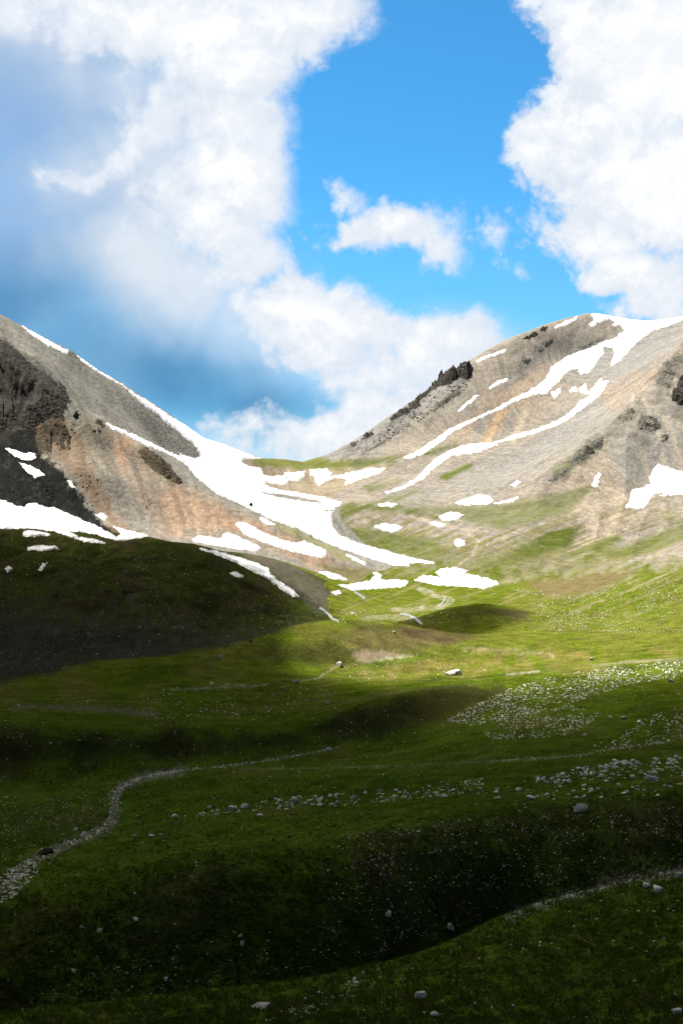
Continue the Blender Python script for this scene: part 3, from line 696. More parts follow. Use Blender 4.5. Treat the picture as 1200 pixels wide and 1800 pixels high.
# ------------------------------------------------------------------ things draped over the land: snow patches and crags
def biggest(cell):
    """keep only the largest connected patch of cells"""
    H_, W_ = cell.shape; seen = np.zeros(cell.shape, bool); best = []
    for j0, i0 in zip(*np.nonzero(cell)):
        if seen[j0, i0]: continue
        st_ = [(j0, i0)]; seen[j0, i0] = True; part = []
        while st_:
            j, i = st_.pop(); part.append((j, i))
            for a, b_ in ((j + 1, i), (j - 1, i), (j, i + 1), (j, i - 1)):
                if 0 <= a < H_ and 0 <= b_ < W_ and cell[a, b_] and not seen[a, b_]:
                    seen[a, b_] = True; st_.append((a, b_))
        if len(part) > len(best): best = part
    out = np.zeros(cell.shape, bool)
    if best: out[tuple(np.array(best).T)] = True
    return out

def draped(name, poly, mat, hfun, holes=(), rag=3.0, step=1.0, pad=4, yr=(0, 9e9), lean=0.0, **props):
    """closed-edged sheet whose rim dives under the ground; hfun(sd in metres, X, Y, px, py) gives its height above ground"""
    P_ = np.array(poly, float)
    x0, x1 = P_[:, 0].min() - pad, P_[:, 0].max() + pad
    y0, y1 = P_[:, 1].min() - pad, P_[:, 1].max() + pad
    x0, x1 = max(x0, -40), min(x1, 1240)
    cols = np.arange(x0, x1 + step, step)
    uu = (cols - 600) / F
    ci = np.clip(np.searchsorted(U, uu) - 1, 0, NU - 2); ca = (uu - U[ci]) / (U[ci + 1] - U[ci])
    pyc = PY[:, ci] * (1 - ca) + PY[:, ci + 1] * ca
    vis = pyc <= np.minimum.accumulate(pyc, axis=0) + 1.5
    inb = vis & (pyc > y0) & (pyc < y1) & (LV[:, None] > math.log(max(yr[0], 1))) & (LV[:, None] < math.log(yr[1]))
    rows = np.nonzero(inb.any(1))[0]
    if len(rows) < 2: print('no rows', name, poly[0]); return None
    r0, r1 = max(rows[0] - 1, 0), min(rows[-1] + 1, NV - 1)
    sub = 1
    dpy = abs(pyc[r0].mean() - pyc[r1].mean()) / max(r1 - r0, 1)
    sub = int(np.clip(round(dpy / (step * .8)), 1, 6))
    rr = np.arange(r0, r1 + 1e-6, 1 / sub)
    ri = np.clip(rr.astype(int), 0, NV - 2); ra = (rr - ri)[:, None]
    lv = LV[ri] * (1 - ra[:, 0]) + LV[ri + 1] * ra[:, 0]
    zc = GZ[:, ci] * (1 - ca) + GZ[:, ci + 1] * ca
    z = zc[ri] * (1 - ra) + zc[ri + 1] * ra
    Y = np.exp(lv)[:, None] + 0 * z; X = uu[None] * Y
    px = np.broadcast_to(cols[None], z.shape); py = 900 - F * z / Y
    sd = poly_sd(px, py, poly)
    for h in holes: sd = np.maximum(sd, -poly_sd(px, py, h))
    sd = sd + rag * (fbm(px / 11, py / 8, 201, 5, .68) * 1.2 + fbm(px / 3.5, py / 2.5, 207, 2) * .45)
    v = (vis[ri] | vis[np.minimum(ri + 1, NV - 1)])
    hm = hfun(-sd * Y / F, X, Y, px, py)
    ok = (sd < 2.2 * step + 1) & v
    cell = ok[:-1, :-1] & ok[1:, :-1] & ok[:-1, 1:] & ok[1:, 1:]
    if name == 'rock_outcrop': cell = biggest(cell)
    if not cell.any(): print('no cells', name, poly[0]); return None
    jj, ii = np.nonzero(cell); n2 = z.shape[1]
    a = jj * n2 + ii
    q = np.stack([a, a + 1, a + n2 + 1, a + n2], -1)
    used, inv = np.unique(q.ravel(), return_inverse=True)
    V = np.stack([X, Y - lean * np.maximum(hm, 0), z + hm * (1 - .35 * lean)], -1).reshape(-1, 3)[used]
    org_ = V.mean(0); org_[2] = V[:, 2].min()
    me = mesh_from(name, V - org_, inv.reshape(-1, 4), smooth=props.pop('smooth', True))
    at = me.attributes.new('Rim', 'FLOAT', 'POINT')
    at.data.foreach_set('value', (1 - sstep(-sd, .3, 4.5)).ravel()[used].astype(np.float32))
    o = link(name, me, mat, **props)
    o.location = tuple(org_)
    return o

def snow_h(th):
    return lambda d, X, Y, px, py: np.clip(th * np.tanh(d / 5.0), -1.2, th) * (1 + .35 * fbm(X / 18, Y / 18, 301, 3)) + .12 * (d > 0)
SNOW = [
 ("long snowfield filling the gully from the left ridge down to the valley", [(130,621),(200,666),(300,731),(350,760),(400,783),(455,805),(470,806),(428,807),(425,812),(438,820),(459,822),(463,835),(480,838),(497,835),(500,830),(515,830),(537,828),(535,835),(525,845),(510,845),(500,853),(480,850),(470,848),(460,850),(480,858),(520,865),(565,873),(600,882),(598,888),(590,893),(582,905),(585,925),(595,940),(630,955),(680,968),(720,980),(760,988),(765,991),(740,989),(715,990),(720,995),(700,995),(680,990),(640,978),(600,965),(560,948),(520,928),(480,915),(440,895),(410,880),(380,868),(350,842),(325,815),(300,800),(262,785),(230,770),(200,755),(184,744),(190,744),(230,761),(265,777),(300,795),(318,801),(308,792),(322,800),(345,806),(352,802),(350,795),(340,780),(320,765),(300,748),(285,738),(278,728),(255,715),(235,697),(215,677),(190,665),(165,650),(145,635)], 1.6,
   [[(455,865),(490,868),(530,874),(568,882),(562,885),(520,879),(480,872)], [(563,896),(585,896),(588,898),(570,899)]]),
 ("thin snow streak along the crest of the left mountain near the frame edge", [(37,570),(60,583),(90,601),(122,616),(120,622),(85,608),(70,597),(50,584)], 1.2, []),
 ("snow patch with a forked left end on the pass", [(545,826),(560,824),(575,824),(583,832),(580,837),(600,834),(625,828),(650,823),(677,823),(670,830),(650,838),(625,845),(608,853),(606,850),(612,842),(590,840),(575,845),(560,853),(555,848),(552,838),(545,836)], 1.3, []),
 ("broad snow tongue low on the right mountain above the pass", [(676,865),(700,857),(720,847),(738,833),(760,810),(780,797),(800,787),(825,780),(870,778),(873,782),(845,793),(825,798),(812,797),(806,803),(800,798),(780,810),(760,825),(745,840),(725,852),(700,862),(680,867)], 1.3, []),
 ("long winding snow ribbon from the right summit down the tan face", [(710,804),(740,788),(770,768),(790,753),(830,736),(870,718),(900,701),(930,687),(955,669),(965,654),(968,645),(990,630),(1010,620),(1040,610),(1060,600),(1082,593),(1096,580),(1088,572),(1075,572),(1080,565),(1070,562),(1050,568),(1040,575),(1030,572),(1045,562),(1037,552),(1055,546),(1085,546),(1105,550),(1120,556),(1150,558),(1205,548),(1215,556),(1180,570),(1150,580),(1130,592),(1110,610),(1095,628),(1080,640),(1072,645),(1075,630),(1080,620),(1075,612),(1060,610),(1062,622),(1050,632),(1042,645),(1035,655),(1020,658),(1015,648),(1000,650),(988,660),(985,668),(970,680),(962,692),(940,693),(910,704),(880,719),(850,732),(800,757),(770,780),(740,799),(720,806)], 1.5, []),
 ("small ragged snow scrap under the bend of the winding ribbon", [(968,690),(985,681),(984,690),(975,699),(970,696)], .9, []),
 ("tiny snow fleck on the scree between the two long ribbons", [(999,687),(1010,679),(1014,687),(1003,689)], .9, []),
 ("straight snow stripe below the winding ribbon on the right mountain", [(862,779),(900,766),(950,751),(990,733),(1010,716),(1018,705),(1035,697),(1045,685),(1050,672),(1068,670),(1060,685),(1050,698),(1035,709),(1015,724),(990,742),(960,754),(920,767),(880,777)], 1.2, []),
 ("broken snow crumbs at the top of the straight stripe", [(1017,683),(1028,674),(1033,688),(1040,685),(1048,672),(1055,664),(1058,668),(1047,680),(1038,693),(1028,693),(1020,689)], .9, []),
 ("narrow slanting snow sliver left of the winding ribbon", [(801,725),(815,711),(838,693),(842,695),(825,709),(810,722)], 1., []),
 ("short snow sliver high on the tan face above the narrow one", [(858,682),(875,669),(893,664),(893,669),(875,678),(862,684)], 1., []),
 ("thin snow line on the right skyline just above the dark crag", [(836,634),(860,623),(889,613),(887,619),(860,628),(840,636)], 1., []),
 ("thin snow line on the skyline left of the right summit", [(972,575),(990,566),(1015,556),(1012,563),(990,573),(976,577)], 1., []),
 ("ragged snow patch in the hollow at the right edge", [(1098,892),(1105,880),(1110,860),(1130,857),(1142,850),(1140,840),(1148,825),(1156,815),(1163,818),(1175,822),(1190,827),(1215,832),(1215,865),(1190,870),(1165,872),(1150,870),(1140,880),(1130,893),(1110,894)], 1.2, [[(1145,868),(1160,866),(1166,870),(1150,874)]]),
 ("drop shaped snow patch on the spur left of the hollow", [(1040,852),(1045,838),(1052,829),(1056,832),(1053,845),(1050,856),(1042,856)], 1., []),
 ("flat snow patch at the foot of the grey scree fan", [(797,884),(820,875),(840,869),(858,871),(866,880),(855,886),(820,888)], 1., []),
 ("thin snow tail right of the patch at the scree foot", [(866,884),(890,879),(909,874),(902,881),(875,886)], .9, []),
 ("oval snow patch right of the rounded green hump", [(770,908),(785,900),(800,900),(815,905),(806,912),(790,916),(777,915)], 1., []),
 ("small snow dash on top of the rounded hump", [(753,919),(765,916),(784,923),(770,926)], .9, []),
 ("lens of snow on the face of the rounded hump", [(656,925),(670,921),(695,921),(707,927),(700,933),(688,935),(672,932)], 1., []),
 ("round snow spot at the right end of the rounded hump", [(796,953),(805,947),(816,951),(816,958),(803,962)], 1., []),
 ("thin snow dash behind the rounded hump", [(660,887),(680,883),(700,886),(690,890),(670,890)], .9, []),
 ("tiny slanted snow fleck on the grey scree fan", [(898,853),(908,844),(914,847),(904,857)], .9, []),
 ("wide snow patch ending the valley floor on the right", [(728,1019),(745,1011),(775,1015),(765,1006),(775,999),(800,997),(822,1003),(815,1008),(840,1013),(872,1021),(876,1027),(850,1034),(810,1031),(770,1028),(740,1023)], 1.2, []),
 ("flat snow bank with a hooked tail beside the stream", [(588,1028),(610,1027),(650,1021),(655,1015),(660,1012),(655,1007),(662,1005),(671,1012),(669,1020),(700,1019),(718,1022),(712,1031),(680,1034),(640,1036),(620,1038),(610,1034)], 1.1, []),
 ("small snow wedge on the orange slope above the stream", [(560,1006),(575,1004),(606,1015),(609,1019),(585,1018)], .9, []),
 ("snow spot on the dark slope left of the stream", [(583,1041),(595,1036),(600,1042),(590,1047)], .9, []),
 ("snow tongue across the orange scree below the snow gully", [(414,922),(420,917),(430,918),(445,926),(470,939),(500,949),(520,954),(535,951),(545,954),(574,967),(571,981),(555,979),(530,974),(500,966),(470,956),(440,944),(430,939),(424,931)], 1.1, []),
 ("snow drift where the orange scree meets the dark moraine", [(333,950),(350,941),(370,944),(390,947),(392,938),(400,936),(430,947),(460,963),(448,969),(400,962),(360,956)], 1.1, []),
 ("curved snow strip lying down the side of the moraine hill", [(342,962),(370,966),(400,973),(430,983),(455,991),(471,999),(477,1010),(492,1022),(512,1035),(527,1048),(515,1049),(490,1032),(470,1017),(440,1002),(410,987),(380,975)], 1.1, []),
 ("broad snowbank at the foot of the black rock at the left edge", [(-35,876),(10,880),(30,889),(42,893),(50,884),(65,885),(85,893),(95,892),(120,903),(150,916),(172,925),(190,935),(205,945),(212,938),(200,925),(225,932),(264,941),(240,947),(205,950),(170,940),(140,934),(122,934),(140,944),(165,948),(188,955),(160,954),(130,946),(105,936),(70,930),(-35,928)], 1.2, []),
 ("upper of two small snow patches on the black rock", [(10,788),(20,789),(40,796),(60,796),(65,805),(50,810),(30,804)], .9, []),
 ("lower of two small snow patches on the black rock", [(35,814),(45,815),(65,824),(79,834),(63,840),(48,829)], .9, []),
 ("small snow scrap just above the snowbank by the black rock", [(167,905),(180,901),(191,910),(185,914)], .9, []),
 ("tiny snow fleck on the edge of black rock and orange scree", [(120,845),(127,846),(133,857),(125,856)], .9, []),
 ("upper snow lens on top of the moraine hill", [(39,936),(50,931),(70,933),(88,940),(60,943),(42,943)], .9, []),
 ("lower long snow lens on top of the moraine hill", [(47,962),(70,958),(100,960),(104,966),(70,968),(50,966)], .9, []),
 ("round snow spot on the moraine at the left edge", [(9,1000),(17,994),(22,1000),(13,1006)], .8, []),
 ("slanted snow spot on the moraine below the long lens", [(67,1001),(75,991),(84,989),(78,998),(70,1005)], .8, []),
 ("small snow dash on the moraine below the curved strip", [(402,1007),(415,1005),(430,1012),(418,1015)], .8, []),
 ("thin snow sliver below the end of the snow gully", [(603,972),(620,977),(641,989),(643,996),(625,987)], .9, []),
 ("small snow dash at the top of the orange scree edge", [(456,909),(465,911),(484,922),(470,922),(458,916)], .8, []),
]
for lab, poly, th, holes in SNOW:
    draped('snow_patch', poly, M_SNOW, snow_h(th), holes, rag=3.0, step=1.0 if len(poly) > 20 else .8, label=lab, category='snow patch', group='old snow patches on the mountains', yr=(500, 4000))
# ------------------------------------------------------------------ the cloud that shades the foreground: unseen, inferred from that shade; reach and thickness shaped to deepen it
CLOUD_H = 950.0
def shade_pt(px, py):
    x, y, z = ground_at(px, py)
    k = (CLOUD_H - z) / SUND[2]
    return (x + SUND[0] * k, y + SUND[1] * k)
edge_px = [(1199, 1182), (1100, 1190), (1000, 1194), (900, 1200), (800, 1206), (700, 1204), (620, 1190), (560, 1165), (530, 1128), (560, 1096), (575, 1086)]
edge = [shade_pt(*p) for p in edge_px] + [shade_pt(500, 1028), shade_pt(400, 972), shade_pt(300, 951), shade_pt(180, 937), shade_pt(60, 926), shade_pt(1, 923)]
ex, ey = edge[0]; lx, ly = edge[-1]
shade_poly = [(ex + 900, ey - 120), (ex + 250, ey - 20)] + edge + [(lx - 400, ly - 60), (lx - 2600, ly - 500), (lx - 2600, -1500), (ex + 2600, -1500), (ex + 2600, ey - 500)]
cx_ = np.linspace(lx - 2800, ex + 2800, 220)
cy_ = np.r_[np.linspace(-3600, 500, 60, endpoint=False), np.linspace(500, max(p[1] for p in edge) + 160, 130)]
CX, CY = np.meshgrid(cx_, cy_)
sdc = poly_sd(CX, CY, shade_poly) + fbm(CX / 160, CY / 160, 401, 4) * 22
gx, gy = CX - SUND[0] * (CLOUD_H + 48) / SUND[2], CY - SUND[1] * (CLOUD_H + 48) / SUND[2]     # ground it shades
tau = np.interp(gy, [-300, 40, 95, 160, 185, 225, 250, 300, 480, 580], [7, 5.5, 3.5, 3.5, 3.7, 3.7, 3.6, 3.7, 3.6, 2.2]) + (.9 * sstep(gy, 300, 360) + 1.3 * sstep(gy, 370, 410) * (1 - sstep(gy, 500, 540))) * (1 - sstep(gx, -40, 40))
tau = tau * (1 + .38 * fbm(CX / 90, CY / 70, 411, 3)) 
tau = tau * sstep(-sdc, -10, 46)
mt, b = new_mat("cloud_vapour")
vol = b.n('ShaderNodeVolumeScatter', i={'Color': (.95, .96, 1, 1), 'Density': SIGMA, 'Anisotropy': .88})
b.n('ShaderNodeOutputMaterial', i={'Volume': vol.outputs[0]})
def cloud_mesh(CX, CY, tau, H, label):
    """two lumpy skins that share their rim; thickness follows the optical depth"""
    th = tau * SUND[2] / SIGMA
    ok = th > .5
    th = np.where(ok, th, 0)
    bot = H - .35 * th - 20 * sstep(th, 0, 60) * fbm(CX / 200, CY / 200, 421, 3)
    top = bot + th
    nn = CX.size; w_ = CX.shape[1]
    cell = ok[:-1, :-1] | ok[1:, :-1] | ok[:-1, 1:] | ok[1:, 1:]
    jj, ii = np.nonzero(cell)
    a = jj * w_ + ii
    vt = np.r_[np.stack([CX, CY, top], -1).reshape(-1, 3), np.stack([CX, CY, bot], -1).reshape(-1, 3)]
    mapb = np.where(th.ravel() <= 0, np.arange(nn), np.arange(nn) + nn)
    q1 = np.stack([a, a + 1, a + w_ + 1, a + w_], -1)
    q2 = mapb[np.stack([a, a + w_, a + w_ + 1, a + 1], -1)]
    used, inv = np.unique(np.r_[q1, q2].ravel(), return_inverse=True)
    me = mesh_from('cloud', vt[used], inv.reshape(-1, 4))
    link('cloud', me, mt, label=label, category='cloud')
cloud_mesh(CX, CY, tau, CLOUD_H, 'wide grey cloud, unseen overhead, shaped to shade the near meadow')
# small unseen cloud, inferred and outlined from the shade on the knolls
kp = [shade_pt(*p) for p in ((705, 1101), (735, 1090), (780, 1076), (840, 1064), (895, 1068), (925, 1085), (925, 1108), (860, 1124), (780, 1130), (730, 1122))]
P_ = np.array(kp)
CX, CY = np.meshgrid(np.linspace(P_[:, 0].min() - 60, P_[:, 0].max() + 60, 70), np.linspace(P_[:, 1].min() - 60, P_[:, 1].max() + 60, 70))
sdc = poly_sd(CX, CY, kp) + fbm(CX / 40, CY / 40, 431, 4) * 7
cloud_mesh(CX, CY, 2.6 * sstep(-sdc, -12, 20), CLOUD_H - 30, 'small unseen cloud shaped to shade the knolls')

# ------------------------------------------------------------------ crags
def facets(x, y, seed):
    """rock broken into tilted facets: every jittered cell is a plane of its own height and tilt"""
    xi, yi = np.floor(x), np.floor(y)
    d1 = np.full(x.shape, 9.0); h = np.zeros(x.shape)
    for dx in (-1, 0, 1):
        for dy in (-1, 0, 1):
            cx, cy = xi + dx, yi + dy
            ox, oy = x - cx - hash01(cx, cy, seed), y - cy - hash01(cx, cy, seed + 5)
            d = np.abs(ox) + np.abs(oy) * .8 + .25 * np.maximum(np.abs(ox), np.abs(oy))
            v = hash01(cx, cy, seed + 9) + (hash01(cx, cy, seed + 11) - .5) * ox * .7 - (.05 + .3 * hash01(cx, cy, seed + 13)) * oy
            near = d < d1
            h = np.where(near, v, h); d1 = np.minimum(d, d1)
    return h
def crag_h(H, cell, edge, seed):
    def f(d, X, Y, px, py):
        a, b_ = px * Y / F, py * Y / F
        w1, w2 = fbm(a / cell, b_ / cell, seed + 50, 2) * .25, fbm(a / cell + 9, b_ / cell, seed + 60, 2) * .25
        r = R(seed % 40 - 20); c, s_ = math.cos(r), math.sin(r)
        p, q_ = (a * c + b_ * s_) / cell + w1, (-a * s_ + b_ * c) / cell * .75 + w2
        n_ = fbm(a / (cell * 2.2), b_ / (cell * 2.2), seed + 70, 3)
        h = H * np.clip(d / edge, -.6, 1) * (.25 + .52 * facets(p * .8, q_ * .8, seed) + .18 * facets(p * 2.0 + 7, q_ * 2.0, seed + 3)) * (.85 + .7 * n_)
        return np.where(d > 0, h + .05 - 1.5 * sstep(-n_, .1, .4), np.maximum(d * .5, -2))
    return f
for lab, poly, mat, H, cell_, edge_, seed in CRAGS:
    draped('rock_outcrop', poly, {'dark': M_CRAG, 'grey': M_CRAG_G, 'brown': M_CRAG_B}[mat], crag_h(H * (1 if mat == 'dark' else .7), cell_, edge_, seed * 31), (), rag=5.0, step=.6, pad=9, lean=0.0 if 'skyline' in lab else .45, yr=(500, 4000), label=lab, category='rock outcrop', smooth=False)

# ------------------------------------------------------------------ boulders and stones
def ico(sub):
    import bmesh
    bm = bmesh.new(); bmesh.ops.create_icosphere(bm, subdivisions=sub, radius=1.0)
    v = np.array([x.co[:] for x in bm.verts]); f = np.array([[y.index for y in x.verts] for x in bm.faces]); bm.free()
    return v, f
ICO1, ICO2, ICO3 = ico(1), ico(2), ico(3)
def rock_shape(base, rng, cuts=9, rough=.06):
    v = base[0].copy()
    for _ in range(cuts):
        n = rng.normal(size=3); n /= np.linalg.norm(n)
        d = rng.uniform(.34, .8)
        e = np.maximum(v @ n - d, 0)
        v -= e[:, None] * n * .92
    s = rng.integers(1, 999)
    v *= (1 + rough * fbm(v[:, 0] * 2.3 + v[:, 2] * 1.7 + 5, v[:, 1] * 2.3 - v[:, 2] * 1.3, int(s), 3))[:, None]
    return v
rng = np.random.default_rng(11)
VARIANTS = []
for k in range(14):
    v = rock_shape(ICO3, rng, 16, .16)
    v[:, 2] *= .75
    v /= np.abs(v[:, 0]).max()
    VARIANTS.append((v, ICO3[1]))
def variant_mesh(k, mat, cache={}):
    key = (k, mat.name)
    if key not in cache:
        me = mesh_from('stone', VARIANTS[k][0], VARIANTS[k][1], smooth=False)
        me.materials.append(mat); cache[key] = me
    return cache[key]
def stone(name, px, py, w, h, mat, label, cat, group=None, rz=None, bury=.28):
    """px, py: the stone's foot in the photo; w, h: its width and height in photo pixels"""
    x, y, z = ground_at(px, py)
    s = w * y / F / 2; hh = h * y / F
    k = int(rng.integers(0, len(VARIANTS)))
    o = bpy.data.objects.new(name, variant_mesh(k, mat)); COL.objects.link(o)
    zs = hh / (1.5 * (1 - bury))
    o.scale = (s, s * rng.uniform(.7, 1.0), zs)
    o.location = (x, y + s * .5, z + zs * .75 * (1 - 2 * bury))
    o.rotation_euler = (rng.uniform(-.12, .12), rng.uniform(-.12, .12), rng.uniform(-.5, .5) if rz is None else rz)
    o['label'] = label; o['category'] = cat
    if group: o['group'] = group
    return o
BOULDERS = [
 (797, 1187, 31, 13, 1, "large split grey boulder alone in the sunlit meadow"),
 (1022, 1427, 23, 15, 1, "pale rounded boulder alone at the top of the dark slope"),
 (741, 1757, 27, 21, 1, "mossy grey boulder with a pointed top on the near hill"),
 (767, 1787, 22, 9, 0, "flat pale slab lying below the pointed near boulder"),
 (457, 1773, 36, 10, 1, "long flat grey slab in the near grass at the bottom"),
 (522, 1201, 14, 8, 1, "rounded boulder beside the pale footpath in the middle meadow"),
 (578, 1319, 13, 6, 0, "white stone at the end of the pale path in the middle meadow"),
 (79, 1502, 33, 9, 2, "long dark slab lying across the stony stream bed"),
 (132, 1460, 10, 6, 0, "round pale stone above the stream bed, left of a pair"),
 (147, 1468, 12, 7, 0, "round pale stone above the stream bed, right of a pair"),
 (792, 1635, 16, 10, 0, "white boulder in the gully just behind the near hill"),
 (682, 1612, 14, 9, 0, "angular white stone low on the dark stony slope"),
 (292, 1724, 10, 10, 0, "tilted white stone low on the dark slope above the near knoll"),
 (129, 1711, 11, 8, 0, "triangular pale stone low on the dark slope at left"),
 (1156, 1569, 25, 12, 1, "grey boulder on the near hill beside the gravel gully at right"),
 (1191, 1543, 18, 10, 0, "pale boulder at the right frame edge beside the gravel gully"),
 (1136, 1560, 16, 8, 0, "low pale stone beside the gravel gully, left of the grey boulder"),
 (1190, 1784, 22, 11, 0, "pale stone in the bottom right corner"),
 (1150, 1372, 32, 10, 0, "broad flat pale slab in the right rock band"),
 (1095, 1264, 13, 5, 0, "flat white stone high in the right meadow, largest of a row"),
 (1123, 1271, 10, 7, 0, "blocky white stone right of the flat white stone in the right meadow"),
 (1147, 1271, 9, 6, 0, "rightmost blocky stone of the row high in the right meadow"),
 (1073, 1262, 9, 4, 0, "leftmost low stone of the row high in the right meadow"),
 (1027, 1294, 9, 4, 0, "low white stone alone below the row in the right meadow"),
 (1039, 1160, 8, 4, 0, "small bright white stone alone on the sunlit right meadow"),
 (1179, 1199, 14, 5, 0, "flat pale stone at right among the sunlit rubble"),
 (912, 1389, 13, 5, 0, "flat pale stone alone left of the right rock band"),
 (933, 1405, 18, 6, 0, "low pale rock at the slope edge left of the pale rounded boulder"),
 (875, 1404, 10, 5, 0, "small pale stone at the slope edge, farthest left of the edge rocks"),
 (1103, 1394, 11, 6, 0, "pale stone on the slope edge right of the pale rounded boulder"),
 (1040, 1390, 13, 6, 0, "pale stone just above the pale rounded boulder"),
 (1155, 1399, 9, 4, 0, "small pale stone at the shadow edge at right"),
 (388, 1156, 9, 7, 0, "white stone on the grass ridge at the foot of the moraine"),
 (440, 1129, 8, 5, 2, "dark stone on the shale foot of the moraine hill"),
 (371, 1203, 8, 5, 0, "white stone left of a pair beside the pale footpath"),
 (400, 1205, 7, 4, 0, "white stone right of a pair beside the pale footpath"),
 (411, 1423, 21, 8, 0, "largest pale rock in the stone line of the middle meadow"),
 (367, 1421, 9, 6, 0, "pale stone at the left start of the stone line in the middle meadow"),
 (430, 1420, 13, 8, 0, "pale rock right of the largest in the stone line of the middle meadow"),
 (485, 1408, 11, 5, 0, "small pale stone in the middle of the stone line"),
 (520, 1411, 13, 8, 0, "pointed pale rock at the right of the stone line"),
 (457, 1435, 13, 4, 0, "flat white stone alone below the stone line"),
 (309, 1438, 15, 6, 0, "low pale stone at the left end of the stone line near the stream"),
 (237, 1471, 8, 6, 0, "round white stone on the grass right of the stream bend, leftmost of three"),
 (266, 1471, 13, 4, 0, "flat white stone on the grass right of the stream bend, middle of three"),
 (284, 1469, 12, 3, 0, "thin pale stone on the grass right of the stream bend, rightmost of three"),
 (238, 1619, 13, 6, 0, "white stone alone on the dark slope at lower left"),
 (175, 1637, 12, 6, 0, "pale stone in the faint stone row at lower left, right one"),
 (145, 1632, 10, 5, 0, "pale stone in the faint stone row at lower left, left one"),
 (237, 1572, 6, 4, 0, "tiny pale stone on the dark slope below the grass tongue"),
 (422, 1648, 12, 5, 3, "flat rust coloured slab above the thin post"),
 (426, 1662, 9, 10, 0, "upright pale stone under the rust coloured slab"),
 (460, 1687, 6, 5, 3, "left of two small rusty stones right of the thin post"),
 (470, 1688, 8, 5, 3, "right of two small rusty stones right of the thin post"),
 (692, 1113, 7, 5, 0, "white stone on the brown side of the sunlit knoll"),
 (598, 1172, 15, 11, 0, "pale rock cluster at the foot of the sunlit knoll"),
 (575, 1238, 9, 5, 1, "grey stone at the end of the green flat in the middle meadow"),
 (480, 1480, 5, 7, 2, "small black upright stone on the grass tongue, left of two"),
 (508, 1473, 6, 6, 2, "small black upright stone on the grass tongue, right of two"),
 (576, 1533, 5, 7, 0, "small bright upright stone left of the stony brown slope"),
 (441, 891, 7, 7, 2, "black boulder sitting in the middle of the gully snowfield"),
 (258, 893, 4, 3, 2, "tiny black stone on the grey streak of the orange scree"),
 (504, 842, 5, 3, 2, "small dark stone in the snow on the pass"),
 (621, 1080, 8, 4, 0, "white stone beside the stream behind the sunlit knoll"),
]
MATS = [M_STONE, M_BOULDER, None, M_STONE_O]
MATS[2] = rock_material("black_stone", (.010, .010, .010), (.04, .038, .034), .8, .3)
for px, py, w, h, mk, lab in BOULDERS:
    stone('boulder' if max(w, h) >= 9 else 'stone', px, py, w, h, MATS[mk], lab, 'boulder' if max(w, h) >= 9 else 'stone')

def in_poly(poly, n, seed, clump=0.0, cl_scale=30):
    rg = np.random.default_rng(seed); P_ = np.array(poly, float); out = []
    lo, hi = P_.min(0), P_.max(0)
    while len(out) < n:
        q = rg.uniform(lo, hi, (max(n, 50) * 2, 2))
        k = poly_sd(q[:, 0], q[:, 1], poly) < 0
        if clump: k &= fbm(q[:, 0] / cl_scale, q[:, 1] / (cl_scale * .5), seed, 3) * 1.6 + rg.uniform(-.5, .5, len(q)) > clump - .5
        k &= (q[:, 0] > -20) & (q[:, 0] < 1220)
        out += list(map(tuple, q[k]))
        if len(q[k]) == 0: clump -= .2
    return out[:n]
def along(pts_, n, seed, wid):
    rg = np.random.default_rng(seed); P_ = np.array(pts_, float)
    L = np.r_[0, np.cumsum(np.hypot(*np.diff(P_, axis=0).T))]
    t = rg.uniform(0, L[-1], n); w = np.interp(t, L, np.interp(np.linspace(0, 1, len(P_)), np.linspace(0, 1, len(wid)), wid))
    x = np.interp(t, L, P_[:, 0]); y = np.interp(t, L, P_[:, 1])
    return [(a + rg.normal() * c * .6, b_ + rg.normal() * c * .4) for a, b_, c in zip(x, y, w)]
